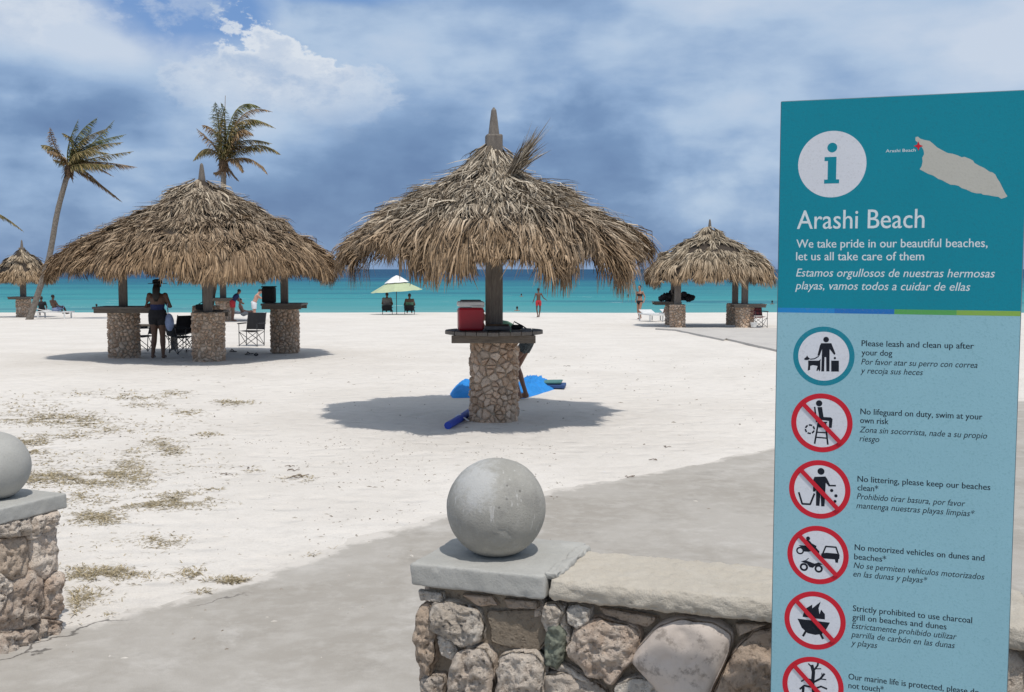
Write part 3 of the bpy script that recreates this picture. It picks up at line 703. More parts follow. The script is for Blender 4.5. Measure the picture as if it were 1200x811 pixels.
# ------------------------------------------------------------------ four-pier huts
def simple_counter(parent, cx, cy, lx, ly, z, planks=3, rot=0.0, hole=None):
    R3 = Matrix.Rotation(rot, 3, 'Z')
    for i in range(planks):
        b = MB(); o = R3 @ Vector((0, (i-(planks-1)/2)*ly/planks, 0)); b.box((cx+o.x, cy+o.y, z-.03), (lx, ly/planks-.012, .05), R3, bev=.006); b.build('counter_plank', M['plank'], parent)
    for s in (-1, 1):
        o = R3 @ Vector((0, s*(ly/2-.05), 0)); b = MB(); b.box((cx+o.x, cy+o.y, z-.10), (lx*.96, .05, .09), R3, bev=.005); b.build('counter_rail', M['beam'], parent)
def left_hut():
    rng = random.Random(8); c = Vector((-7.1, 25.6, 0))
    t = thing('thatched_hut', c, 'widest thatched hut on four stone piers, woman and camp chairs in its shade', 'beach hut', group='thatched huts on the beach')
    piers = [onz(240, 424.5, 0)+Vector((0, .33, 0)), onz(140, 419.5)+Vector((0, .33, 0)), onz(331, 411.5)+Vector((0, .33, 0))]
    piers = [p-c for p in piers]; piers.append(piers[1]+piers[2]-piers[0])
    for i, p in enumerate(piers):
        e = bpy.data.objects.new('pier', None); COL.objects.link(e); e.parent = t; e.location = p; e.rotation_euler = (0, 0, rng.random()*6)
        make_pier(e, .335, 1.07, .085, rng, False, 0, .022, 8)
        b = MB(); b.box((p.x, p.y, 1.75), (.18, .18, 1.4), Matrix.Rotation(rng.uniform(-.2, .2), 3, 'Z'), bev=.015); b.build('post', M['post'], t)
    order = [0, 2, 3, 1]
    for i in range(4):
        a, b2 = piers[order[i]], piers[order[(i+1) % 4]]; b = MB(); b.tube([(a.x, a.y, 2.42), (b2.x, b2.y, 2.42)], .08, 8); b.build('roof_beam', M['post'], t)
        b = MB(); b.tube([(a.x*1.35, a.y*1.35, 2.18), (0, 0, 3.95)], .05, 8); b.build('rafter', M['post'], t)
    L, R, Fp, Bk = piers[1], piers[2], piers[0], piers[3]
    simple_counter(t, L.x+.12, L.y, 1.36, .86, 1.16, 5)
    simple_counter(t, R.x+.0, R.y, 1.0, .86, 1.17, 5)
    simple_counter(t, Fp.x-.02, Fp.y+.42, .62, .5, 1.10, 3)
    cu, su = cos(atan2(L.y, L.x)), 0
    th_c = [atan2(p.y, p.x) for p in (Fp, R, Bk, L)]
    def shape(th):
        v = 0
        for tc_ in th_c:
            d = (th-tc_+pi) % (2*pi)-pi; v = max(v, exp(-(d/.42)**2))
        return .89+.145*v+.015*sin(9*th)
    def droop(th):
        v = 0
        for tc_ in th_c:
            d = (th-tc_+pi) % (2*pi)-pi; v = max(v, exp(-(d/.30)**2))
        return -.13*v+.03*sin(7*th)
    prof = [(.02, 4.10), (.16, 4.02), (.55, 3.80), (1.0, 3.47), (1.6, 3.12), (2.2, 2.81), (2.75, 2.52), (3.08, 2.29), (3.28, 2.02)]
    thatch_roof(t, prof, shape, droop, 34000, .50, .025, 21, M['thatch2'], .22, .12, lift=.07, tiers=(.3, .5, .7), lump=.16)
    finial(t, 4.06, .36, .09)
    b = MB(); p = atd(153, 273, 24.6)-c; b.box(p, (.05, .02, .2), Matrix.Rotation(.1, 3, 'Y')); b.build('loose_leaf', M['canvas'], t)
    return c, piers
LC, LP = left_hut()
def right_hut():
    rng = random.Random(9); d = 45.0; gz = beach_z(46.5); c = Vector((8.25, 46.5, gz))
    t = thing('thatched_hut', c, 'thatched hut on stone piers beside the blue information sign, loungers to its left', 'beach hut', group='thatched huts on the beach')
    X0 = atd(794, 370, 45).x; X1 = atd(872.5, 370, 45).x
    for (x, y) in ((X0, 45.0), (X1, 45.0), (X0+.3, 48.2), (X1+.25, 48.2)):
        e = bpy.data.objects.new('pier', None); COL.objects.link(e); e.parent = t; e.location = (x-c.x, y-c.y, beach_z(y)-gz); e.rotation_euler = (0, 0, rng.random()*6)
        make_pier(e, .30 if x < X0+.1 else .35, .93, .11, rng, False, 0, .025, 6)
        b = MB(); b.box((x-c.x, y-c.y, 1.65), (.24, .24, 1.6), bev=.02); b.build('post', M['post'], t)
    simple_counter(t, X1+.15-c.x, -1.5, 1.32, .8, .98, 4)
    simple_counter(t, X0-c.x, 1.7, 1.2, .8, .98, 4)
    for i in range(4):
        sx, sy = ((-1, -1), (1, -1), (1, 1), (-1, 1))[i]; b = MB(); b.tube([(sx*1.9, sy*1.9, 2.25), (0, 0, 4.0)], .06, 6); b.build('rafter', M['post'], t)
    for s in (-1, 1): b = MB(); b.tube([(-1.7, s*1.6, 2.4), (1.7, s*1.6, 2.4)], .07, 6); b.build('roof_beam', M['post'], t)
    se = superel(4.0)
    def shape(th): return se(th)*.97+.012*sin(9*th)
    def droop(th): return -.16*(se(th)-1)/.2+.03*sin(8*th)
    prof = [(.02, 4.15), (.15, 4.08), (.5, 3.83), (.9, 3.52), (1.35, 3.28), (1.8, 3.0), (2.22, 2.68), (2.45, 2.40), (2.58, 2.06)]
    thatch_roof(t, prof, shape, droop, 11000, .55, .042, 31, M['thatch3'], .22, .12, lift=.07, tiers=(.62,), lump=.12)
    finial(t, 4.1, .36, .085)
right_hut()
def far_hut(px, py_base, d, apex_py, rad, label, seed, pr=.33, table=True):
    rng = random.Random(seed); gz = beach_z(d); x = atd(px, py_base, d).x; c = Vector((x, d, gz))
    t = thing('thatched_hut', c, label, 'beach hut', group='thatched huts on the beach')
    e = bpy.data.objects.new('pier', None); COL.objects.link(e); e.parent = t
    make_pier(e, pr, 1.05, .13, rng, False, 0, .025, 6)
    ztop = atd(px, apex_py, d).z-gz
    b = MB(); b.box((0, 0, (1+ztop)/2), (.26, .26, ztop-1.1), bev=.02); b.build('post', M['post'], t)
    if table: simple_counter(t, 0, 0, 1.25, 1.2, 1.12, 5)
    ez = 2.05; dz = ztop-ez
    prof = [(.02, ztop), (.25*rad, ztop-.2*dz), (.5*rad, ztop-.42*dz), (.78*rad, ztop-.72*dz), (.92*rad, ztop-.88*dz), (rad, ez)]
    thatch_roof(t, prof, lambda th: 1+.02*sin(5*th), lambda th: .03*sin(7*th), 4200, .5, .05, seed, M['thatch3'], .22, .12, lift=.08, lump=.1)
    finial(t, ztop-.05, .42, .09); return t
far_hut(28, 370, 61, 289, 1.55, 'small distant thatched hut at the left edge behind the leaning palm', 41, .38)
far_hut(262, 375, 53.5, 292, 2.0, 'distant thatched hut mostly hidden behind the widest hut, only pier and post showing', 42, .36)
# ------------------------------------------------------------------ palms
def frond(parent, A, C1, B, rng, m, ll=.55, nleaf=46, w=.035, wind=Vector((.38, 0, -.25))):
    b = MB(); A, C1, B = Vector(A), Vector(C1), Vector(B)
    bz = lambda t: A*(1-t)**2+C1*2*t*(1-t)+B*t*t
    pts = [bz(i/10) for i in range(11)]; b.tube(pts, [.035*(1-i/11)+.006 for i in range(11)], 5)
    for i in range(nleaf):
        t = .10+.90*(i+rng.random())/nleaf; p = bz(t); tg = (bz(min(1, t+.03))-bz(t-.03)).normalized()
        side = tg.cross(Vector((0, 0, 1)))
        if side.length < .1: side = Vector((0, 1, 0))
        side.normalize(); prof = ll*(sin(pi*min(1, t*.92+.10))**.6)
        for s in (-1, 1):
            l = prof*rng.uniform(.7, 1.15); d = (tg*.62+side*s*.55+wind+Vector((0, 0, -.35))+Vector((rng.gauss(0, .12), rng.gauss(0, .12), rng.gauss(0, .12)))).normalized()
            q = p+d*l*.5; e = q+(d+Vector((.1, 0, -.55))).normalized()*l*.5
            n = d.cross(Vector((rng.gauss(0, .5), rng.gauss(0, .5), 1))).normalized()*w*.5
            b.add([p-n*.6, p+n*.6, q-n, q+n, e-n*.1, e+n*.1], [(0, 1, 3, 2), (2, 3, 5, 4)])
    b.build('frond', m, parent)
def palm(label, d, trunk_px, r0, r1, crown, fronds, seed, base_py, spike=None, sc=1.0):
    rng = random.Random(seed); gz = beach_z(d); base = atd(trunk_px[0][0], base_py, d); base.z = gz
    t = thing('palm_tree', base, label, 'palm tree', group='coconut palms on the beach')
    pts = [Vector((0, 0, -.2))] + [atd(x, y, d)-base for x, y in trunk_px[1:]]
    # smooth path
    path = []; rad = []
    for i in range(len(pts)-1):
        for k in range(6):
            tt = k/6; p0, p1, p2, p3 = pts[max(0, i-1)], pts[i], pts[i+1], pts[min(len(pts)-1, i+2)]
            path.append(.5*((2*p1)+(p2-p0)*tt+(2*p0-5*p1+4*p2-p3)*tt*tt+(3*p1-p0-3*p2+p3)*tt**3))
    path.append(pts[-1]); n = len(path)
    rad = [(r0+(r1-r0)*(i/(n-1))**.5)*(1.0+.05*(i % 2)) for i in range(n)]; rad[0] *= 1.35; rad[1] *= 1.15
    b = MB(); b.tube(path, rad, 12); b.build('trunk', M['trunk'], t, smooth=True)
    cr = atd(crown[0], crown[1], d)-base
    b = MB()
    for k in range(60):
        a = rng.uniform(0, 2*pi); p = cr+Vector((cos(a)*.16, sin(a)*.16, rng.uniform(-.35, .12))); e = p+Vector((cos(a)*.25, sin(a)*.25, rng.uniform(-.5, .1))); s = Vector((-sin(a), cos(a), 0))*.04
        b.add([p-s, p+s, e+s*.3, e-s*.3], [(0, 1, 2, 3)])
    b.sphere(cr+Vector((0, 0, -.1)), (.24, .24, .36), 10, 6); b.build('husk', M['husk'], t)
    for (mx, my, tx, ty, kind, ll) in fronds:
        dy = rng.uniform(-.9, .9); B = atd(tx, ty, d)-base; C1 = atd(mx, my, d)-base; A = cr+Vector((0, 0, .05))
        C1 = C1*1.0; C1 = 2*C1-(A+B)*.5; C1.y += dy; B.y += dy*1.8
        L = (B-A).length
        frond(t, A, C1, B, rng, M[{'g': 'frondgreen', 'n': 'frond', 'b': 'frondbrown'}[kind]], ll*1.0*sc, int(30+L*26), .042*sc)
    if spike:
        b = MB(); b.tube([cr, atd(spike[0], spike[1], d)-base], [.03, .012], 5); b.build('spear', M['frondbrown'], t)
palm('leaning coconut palm with curved trunk at the left, fronds blown to the right', 56,
     [(33, 373), (46, 340), (58, 300), (67, 250), (77, 212), (81, 198)], .17, .12, (81, 198),
     [(66, 176, 50, 171, 'n', .55), (69, 172, 68, 152, 'b', .4), (84, 168, 72, 156, 'n', .5), (88, 162, 112, 137, 'g', .62), (96, 172, 143, 156, 'g', .62), (104, 176, 148, 168, 'n', .62), (106, 185, 152, 176, 'n', .6), (110, 190, 160, 196, 'b', .72), (104, 194, 146, 197, 'n', .72), (106, 210, 137, 236, 'b', .52), (92, 175, 121, 136, 'g', .6), (74, 182, 62, 180, 'b', .4), (98, 180, 138, 183, 'n', .6), (92, 168, 128, 150, 'n', .55), (86, 174, 100, 148, 'g', .5), (90, 196, 118, 222, 'b', .5), (72, 190, 58, 186, 'n', .4), (90, 186, 128, 206, 'b', .55), (80, 172, 92, 140, 'g', .5)], 3, 373)
palm('upright coconut palm with tattered fronds rising behind the widest hut', 54,
     [(244, 375), (249, 345), (257, 300), (262, 255), (262, 218), (262, 194)], .17, .12, (262, 192),
     [(248, 155, 228, 143, 'b', .45), (240, 173, 219, 187, 'n', .5), (259, 150, 257, 122, 'g', .5), (266, 150, 262, 122, 'g', .5), (272, 128, 300, 123, 'g', .62), (284, 138, 322, 133, 'b', .42), (285, 146, 330, 155, 'n', .62), (290, 150, 312, 147, 'g', .5), (283, 158, 305, 163, 'b', .65), (300, 172, 334, 184, 'n', .62), (296, 188, 321, 208, 'b', .42), (277, 188, 290, 205, 'b', .5), (270, 200, 281, 213, 'b', .35), (272, 165, 290, 148, 'n', .6), (268, 160, 276, 128, 'n', .6), (252, 198, 240, 199, 'b', .3), (280, 166, 318, 168, 'n', .6), (275, 172, 308, 176, 'b', .6), (262, 165, 266, 135, 'n', .5), (246, 168, 224, 148, 'b', .45), (256, 160, 254, 128, 'n', .5)], 4, 375, (264, 112))
palm('third coconut palm beyond the left edge with only a frond tip in view', 58,
     [(-80, 372), (-70, 320), (-62, 270), (-58, 245)], .17, .12, (-58, 240),
     [(-20, 245, 14, 271, 'n', .55), (-90, 235, -120, 260, 'n', .55), (-55, 215, -40, 190, 'g', .55), (-75, 215, -95, 205, 'g', .5), (-40, 255, -20, 285, 'b', .5), (-30, 225, -8, 232, 'n', .5)], 6, 372)
# ------------------------------------------------------------------ foreground walls
WA = radians(-20.0); EX = Vector((cos(WA), sin(WA), 0)); EY = Vector((-sin(WA), cos(WA), 0))
CAPT = 1.0; FL = Vector((-.345, 3.725, 0))       # front-left corner of the pillar cap
def wall_plane_uv(px, py, O, ex, n):            # hit the vertical plane through O spanned by ex and up
    r = ray(px, py); t = (O-CAM).dot(n)/r.dot(n); p = CAM+r*t-O; return (p.dot(ex), p.z)
def wobble_box(b, size, seg, amp, seed, rnd=.02, freq=6, xf=None):
    """rounded, slightly uneven masonry block, centre at origin"""
    h = [k/2 for k in size]; r = min(rnd, min(h)*.95); ax = []
    for k in range(3):
        inner = [-h[k]+r+(2*h[k]-2*r)*i/max(1, seg[k]) for i in range(seg[k]+1)]
        ax.append([-h[k], -h[k]+r*.3, -h[k]+r*.65]+inner+[h[k]-r*.65, h[k]-r*.3, h[k]])
    idx = {}; vs = []; fs = []
    def vid(i, j, k):
        if (i, j, k) in idx: return idx[(i, j, k)]
        p = Vector((ax[0][i], ax[1][j], ax[2][k])); q = Vector([max(-h[n]+r, min(h[n]-r, p[n])) for n in range(3)]); d = (p-q)
        d = d.normalized() if d.length > 1e-9 else Vector((0, 0, 1))
        nz = noise.fractal(p*freq+Vector((seed, 0, 0)), .75, 2, 5)*amp; edge = sum(1 for n in range(3) if abs(q[n]) >= h[n]-r-1e-6)
        chip = max(0, noise.noise(p*freq*2.2+Vector((0, seed, 0)))-.25)*amp*2.5*(1 if edge > 1 else 0)
        v = q+d*(r+nz-chip); idx[(i, j, k)] = len(vs); vs.append(xf @ v if xf else v); return idx[(i, j, k)]
    n0, n1, n2 = (len(a)-1 for a in ax)
    for (a_, b_, c_, n_a, n_b, n_c) in ((0, 1, 2, n0, n1, n2), (1, 2, 0, n1, n2, n0), (2, 0, 1, n2, n0, n1)):
        for side in (0, n_c):
            for i in range(n_a):
                for j in range(n_b):
                    q = []
                    for di, dj in ((0, 0), (1, 0), (1, 1), (0, 1)):
                        t = [0, 0, 0]; t[a_] = i+di; t[b_] = j+dj; t[c_] = side; q.append(vid(*t))
                    fs.append(q if side else q[::-1])
    b.add(vs, fs)
def stone_pillar_and_wall():
    rng = random.Random(12)
    # --- pillar
    ctr = FL+EX*.24+EY*.24
    t = thing('stone_pillar', ctr, 'coral stone gate pillar with grey cap in the centre foreground', 'pillar', WA)
    b = MB(); wobble_box(b, (.485, .485, .078), (60, 60, 6), .0035, 3, .010, 12, Matrix.Translation((0, 0, CAPT-.039))); b.build('cap', M['cap'], t, smooth=True)
    b = MB(); b.box((0, 0, (CAPT-.08)/2), (.385, .385, CAPT-.08)); b.build('core', M['mortar'], t)
    n = -EY; O = ctr-EY*.215                      # stone face plane
    def fmap_front(u, v, h): return ((u, -.20-h, v))
    def L(pts): return [wall_plane_uv(x, y, O, EX, n) for x, y in pts]
    stones = [('brown_stone', [(490, 715), (499, 706), (508, 712), (513, 740), (511, 770), (504, 790), (494, 780), (486, 750)], .05),
              ('pale_stone', [(508, 706), (530, 704), (562, 716), (567, 735), (564, 752), (548, 758), (528, 746), (509, 736)], .055),
              ('pale_stone', [(513, 744), (526, 744), (537, 762), (534, 775), (518, 768)], .035),
              ('coral', [(530, 770), (548, 757), (572, 757), (580, 775), (578, 830), (524, 830)], .06),
              ('coral', [(584, 772), (600, 763), (626, 764), (637, 778), (636, 830), (582, 830)], .055),
              ('coral', [(494, 795), (510, 790), (522, 790), (518, 830), (492, 830)], .04),
              ('brown_stone', [(542, 697), (575, 699), (583, 710), (560, 711)], .022), ('brown_stone', [(590, 702), (628, 705), (630, 713), (596, 713)], .022),
              ('pale_stone', [(490, 692), (518, 695), (520, 706), (492, 704)], .025),
              ('mortar', [(572, 716), (632, 718), (640, 745), (630, 762), (600, 760), (575, 752)], .006),
              ('pale_stone', [(638, 708), (652, 706), (660, 718), (652, 738), (640, 742), (634, 726)], .035)]
    for i, (mn, pts, H) in enumerate(stones):
        b = MB(); stone(b, L(pts), H, fmap_front, 54, 16, 1.06, .42, 30+i, smooth=1, freq=30, flat=6); b.build('stone', M[mn], t, smooth=True)
    def side_map(k):
        def f(u, v, h):
            if k == 0: return (u-.20, -.20-h, v)
            if k == 1: return (-.20-h, .20-u, v)
            if k == 2: return (.20-u, .20+h, v)
            return (.20+h, u-.20, v)
        return f
    for k in range(4):
        zt = .925 if k else .55
        for c in voronoi(jitter_seeds(.40, zt, .13, rng, .35), (0, 0, .40, zt)):
            b = MB(); stone(b, c, rng.uniform(.03, .05), side_map(k), 22, 6, .95, .5, rng.randint(0, 9999), smooth=2, freq=24, flat=3); b.build('stone', M[rng.choice(['coral', 'pale_stone', 'brown_stone'])], t, smooth=True)
    # --- concrete ball on the cap
    s = MB(); s.sphere((0, 0, 0), .1745, 64, 40)
    def dent(p):
        v = Vector(p); k = noise.fractal(v*9, .9, 2, 4)*.0016+noise.fractal(v*32, .8, 2, 3)*.0006
        if v.z < -.155: v.z = v.z*.3-.1085+noise.noise(v*30)*.003
        d = (v.normalized()-Vector((.12, -.83, -.50)).normalized()).length
        k -= .005*sstep(.31, .28, d+.06*noise.noise(v*18))*(1-sstep(.25, .20, d+.06*noise.noise(v*18)))*sstep(-.3, .1, noise.noise(v*9))
        return tuple(v*(1+k/.17))
    s.v = [dent(p) for p in s.v]; o = s.build('concrete_ball', M['ball'], smooth=True); bc = ctr+Vector((-.018, -.01, 0)); o.location = (bc.x, bc.y, CAPT+.163); o.rotation_euler = (0, 0, 0)
    tag(o, 'weathered grey concrete ball on the centre pillar cap in front of the large hut', 'concrete ball', 'concrete balls on the gate pillars')
    # --- low wall running right behind the sign
    wlen = 4.2; wo = FL+EX*.49
    t = thing('stone_wall', wo, 'low coral stone wall with rough coping running right behind the sign', 'wall', WA)
    segs = [(0.0, 1.45), (1.455, 2.8), (2.805, 4.2)]
    for a, e in segs:
        b = MB(); wobble_box(b, (e-a, .41, .074), (int((e-a)*110), 34, 6), .006, 7+a, .024, 24, Matrix.Translation(((a+e)/2, .205, CAPT-.008-.037))); b.build('coping', M['coping'], t, smooth=True)
    b = MB(); b.box((wlen/2, .220, (CAPT-.08)/2), (wlen, .285, CAPT-.08)); b.build('core', M['mortar'], t)
    O = wo+EY*.065
    def fm(u, v, h): return (u, .065-h, v)
    def L2(pts): return [wall_plane_uv(x, y, O, EX, n) for x, y in pts]
    big = [('green_stone', [(646, 728), (655, 722), (668, 738), (664, 765), (655, 785), (642, 775), (641, 750)], .05), ('pale_stone', [(655, 708), (664, 708), (666, 730), (672, 745), (668, 756), (658, 724)], .03),
           ('pale_stone', [(667, 710), (680, 706), (695, 711), (694, 724), (682, 735), (669, 728)], .045),
           ('coral', [(668, 752), (680, 727), (708, 723), (740, 729), (753, 742), (744, 772), (722, 797), (694, 788), (676, 776)], .065),
           ('smooth_stone', [(773, 732), (800, 723), (838, 726), (858, 742), (852, 766), (836, 800), (828, 835), (790, 830), (760, 790), (741, 770)], .06),
           ('brown_stone', [(866, 752), (884, 738), (912, 736), (938, 745), (940, 840), (838, 840), (842, 805)], .06),
           ('coral', [(642, 790), (665, 786), (698, 797), (712, 808), (706, 850), (636, 850)], .05),
           ('pale_stone', [(724, 800), (744, 792), (768, 795), (786, 812), (784, 850), (716, 850)], .05),
           ('brown_stone', [(702, 711), (738, 716), (770, 722), (760, 734), (744, 730), (706, 720)], .02), ('brown_stone', [(862, 730), (900, 730), (880, 738), (866, 744)], .018),
           ('pale_stone', [(642, 780), (660, 775), (690, 792), (700, 800), (660, 785)], .03)]
    for i, (mn, pts, H) in enumerate(big):
        fr = 9 if mn == 'smooth_stone' else 24
        b = MB(); stone(b, L2(pts), H, fm, 60, 18, 1.06, .18 if mn == 'smooth_stone' else .40, 60+i, smooth=1, freq=fr, flat=6); b.build('stone', M[mn], t, smooth=True)
    def rest(rect, size, f2):
        x0, z0, x1, z1 = rect; seeds = [(x+x0, z+z0) for x, z in jitter_seeds(x1-x0, z1-z0, size, rng, .36)]
        for c in voronoi(seeds, rect):
            b = MB(); stone(b, c, rng.uniform(.035, .065), f2, 24, 7, .95, .5, rng.randint(0, 9999), smooth=2, freq=20, flat=3.2); b.build('stone', M[rng.choice(['coral', 'pale_stone', 'brown_stone', 'coral'])], t, smooth=True)
    rest((0.0, 0, .98, .50), .19, fm); rest((.99, 0, wlen, .915), .21, fm); rest((0, 0, wlen, .915), .24, lambda u, v, h: (u, .365+h, v))
    # mortar smear joining cap and coping
    b = MB(); wobble_box(b, (.045, .40, .028), (6, 50, 4), .009, 31, .009, 14, Matrix.Translation((.004, .22, CAPT-.008))); b.build('mortar_patch', M['cap'], t, smooth=True)
    # --- left pillar
    Cc = Vector((-2.83, 5.96, 0)); ct = .762; wa = radians(-24)
    t = thing('stone_pillar', Cc, 'brown coral stone gate pillar with painted cap cut by the left edge', 'pillar', wa)
    b = MB(); wobble_box(b, (.56, .52, .085), (50, 50, 6), .0035, 13, .011, 12, Matrix.Translation((0, 0, ct-.0425))); b.build('cap', M['cap'], t, smooth=True)
    b = MB(); b.box((0, 0, (ct-.08)/2-.05), (.45, .42, ct-.02)); b.build('core', M['mortar'], t)
    ex2 = Vector((-sin(wa), cos(wa), 0)); nn = Vector((cos(wa), sin(wa), 0)); O = Cc+nn*.225
    def fr2(u, v, h): return (.225+h, u, v)
    seeds_px = [(4, 652), (56, 638), (16, 708), (68, 700), (12, 768), (55, 752), (-16, 690), (8, 606), (50, 604)]
    sd_ = [wall_plane_uv(x, y, O, ex2, nn) for x, y in seeds_px]
    for i, c in enumerate(voronoi(sd_, (-.215, -.03, .215, ct-.085))):
        b = MB(); stone(b, c, rng.uniform(.05, .08), fr2, 44, 13, 1.05, .5, 200+i, smooth=1, freq=22, flat=5.5); b.build('stone', M[rng.choice(['coral', 'brown_stone', 'coral'])], t, smooth=True)
    for k, fmx in enumerate((lambda u, v, h: (u-.225, -.21-h, v), lambda u, v, h: (.225-u, .21+h, v), lambda u, v, h: (-.225-h, u-.225, v))):
        for c in voronoi(jitter_seeds(.45, ct-.09, .17, rng, .35), (0, 0, .45, ct-.09)):
            b = MB(); stone(b, c, rng.uniform(.03, .05), fmx, 18, 5, .96, .5, rng.randint(0, 9999), smooth=2, freq=20, flat=3); b.build('stone', M['coral'], t, smooth=True)
    s = MB(); s.sphere((0, 0, 0), .175, 56, 36); s.v = [tuple(Vector(dent(p))*1.07) for p in s.v]
    o = s.build('concrete_ball', M['cap'], smooth=True); o.location = (Cc.x+.02, Cc.y, ct+.172); o.rotation_euler = (0, 0, 2.4)
    tag(o, 'grey concrete ball on the left pillar, cut by the photo edge', 'concrete ball', 'concrete balls on the gate pillars')
    # wall going left from it
    t = thing('stone_wall', Cc-nn*.28, 'low coral stone wall leaving the left pillar beyond the left edge', 'wall', wa)
    b = MB(); wobble_box(b, (3, .4, .075), (40, 8, 3), .006, 22, .025, 8, Matrix.Translation((-1.5, 0, ct-.04))); b.build('coping', M['coping'], t, smooth=True)
    b = MB(); b.box((-1.5, 0, (ct-.1)/2), (3, .3, ct-.1)); b.build('core', M['mortar'], t)
    for c in voronoi(jitter_seeds(3, ct-.1, .24, rng, .35), (0, 0, 3, ct-.1)):
        b = MB(); stone(b, c, .05, lambda u, v, h: (-u, -.15-h, v), 14, 4, .95, .5, rng.randint(0, 9999), smooth=1); b.build('stone', M['coral'], t, smooth=True)
stone_pillar_and_wall()
# ------------------------------------------------------------------ information sign
SYAW = -.347; SW = .56
def build_sign():
    yaw, lean, roll = SYAW, -.016, .003
    ex = Vector((cos(yaw), sin(yaw), 0)); nrm = Vector((sin(yaw), -cos(yaw), 0)); dn = Vector((0, 0, -1))*cos(lean)+nrm*sin(lean)
    ex2 = ex*cos(roll)+dn*sin(roll); dn2 = dn*cos(roll)-ex*sin(roll); nrm2 = ex2.cross(-dn2)*1.0
    k = SW/.65; O = Vector((.771*k, 3.224*k, .481*k+2.0)); H = (O.z-.03)/abs(dn2.z)
    if nrm2.y > 0: nrm2 = -nrm2
    base = O+dn2*H+ex2*SW/2
    t = thing('information_sign', base, 'tall teal and pale blue beach information sign with prohibition icons', 'sign')
    # local frame: x along ex2, y into the panel, z up; origin at base centre
    R = Matrix((ex2, -nrm2, -dn2)).transposed().to_3x3()
    t.rotation_euler = R.to_euler()
    def SP(px, py):
        r = ray(px, py); s = (O-CAM).dot(nrm2)/r.dot(nrm2); p = CAM+r*s-O; return (p.dot(ex2)-SW/2, H-p.dot(dn2))
    b = MB(); b.box((0, .0175, H/2), (SW, .036, H), bev=.003); b.build('panel', M['s_edge'], t)
    def sheet(name, poly, y, m, th=.0006):
        b = MB(); b.prism(poly, -y, -y+th); o = b.build(name, m, t, fix=True); return o
    zb = SP(911, 366)[1]; zt = SP(911, 360.5)[1]; x0, x1 = -SW/2+.002, SW/2-.002
    sheet('header_face', [(x0, zt), (x1, zt), (x1, H-.002), (x0, H-.002)], .0004-.002+.003, M['s_teal'])
    sheet('notice_face', [(x0, .01), (x1, .01), (x1, zb), (x0, zb)], .0014, M['s_pale'])
    xs = [x0, SP(978, 363)[0], SP(1048, 365)[0], SP(1121, 367)[0], x1]
    for i, mn in enumerate(('s_blue1', 's_blue2', 's_green1', 's_green2')): sheet('colour_band', [(xs[i], zb), (xs[i+1], zb), (xs[i+1], zt), (xs[i], zt)], .0015, M[mn])
    def disc(name, c, r, y, m, n=64, hole=None):
        b = MB(); 
        if hole is None: b.prism([(c[0]+r*cos(2*pi*i/n), c[1]+r*sin(2*pi*i/n)) for i in range(n)], -y*.12-.0012, -y*.12-.0006)
        else:
            vs = []
            for yy in (-y*.12-.0012, -y*.12-.0006):
                for rr in (r, hole): vs += [(c[0]+rr*cos(2*pi*i/n), yy, c[1]+rr*sin(2*pi*i/n)) for i in range(n)]
            fs = []
            for i in range(n):
                j = (i+1) % n; fs += [(i, j, n+j, n+i), (2*n+i, 3*n+i, 3*n+j, 2*n+j), (i, 2*n+i, 2*n+j, j), (n+i, n+j, 3*n+j, 3*n+i)]
            b.add(vs, fs)
        return b.build(name, m, t, fix=True)
    # information badge
    c = SP(975, 192.5); r = (SP(1015, 192.5)[0]-SP(935, 192.5)[0])/2
    disc('info_disc', c, r, .0024, M['s_white'])
    b = MB(); b.prism([(c[0]+.008*0+ .145*r*cos(2*pi*i/32), c[1]+.50*r+.145*r*sin(2*pi*i/32)) for i in range(32)], -.00168, -.0012)
    L = [(-.22, .22), (.13, .22), (.13, -.46), (.22, -.46), (.22, -.58), (-.22, -.58), (-.22, -.46), (-.12, -.46), (-.12, .10), (-.22, .10)]
    b.prism([(c[0]+x*r, c[1]+y*r) for x, y in L], -.00168, -.0012); b.build('info_letter', M['s_teal'], t, fix=True)
    # island outline
    isl = [(352,140),(372,134),(388,150),(420,160),(462,168),(490,190),(520,218),(560,240),(600,262),(640,268),(680,280),(712,296),(735,292),(775,308),(802,322),(812,340),(850,362),(890,380),(930,408),(955,415),(975,430),(990,460),(1010,490),(1030,530),(1050,570),(1070,600),(1050,612),(1022,620),(1000,605),(960,600),(920,592),(880,588),(865,578),(830,578),(790,568),(750,548),(715,538),(690,520),(660,512),(625,510),(590,492),(560,475),(530,465),(505,448),(490,438),(450,425),(420,408),(385,390),(400,365),(408,330),(405,300),(420,270),(415,240),(400,215),(380,190),(352,165)]
    rng = random.Random(2); pl = []
    for i, (x, y) in enumerate(isl): pl.append(SP(1020+x/6.667, 140+y/6.667))
    b = MB(); b.prism(pl, -.0015, -.0010); b.build('island_map', M['s_beige'], t, fix=True)
    sc_ = (1020+375/6.667, 140+208/6.667); b = MB(); sp = []
    for i in range(10):
        a = pi/2+i*pi/5; rr = 6.0 if i % 2 == 0 else 2.4; sp.append(SP(sc_[0]+rr*cos(a), sc_[1]-rr*sin(a)))
    sp = []
    for i in range(8):
        a = pi/2+i*pi/4; rr = 5.6 if i % 2 == 0 else 2.2; sp.append(SP(sc_[0]+rr*cos(a), sc_[1]-rr*sin(a)))
    b.prism(sp, -.00168, -.0012); b.build('map_star', M['s_red'], t, fix=True)
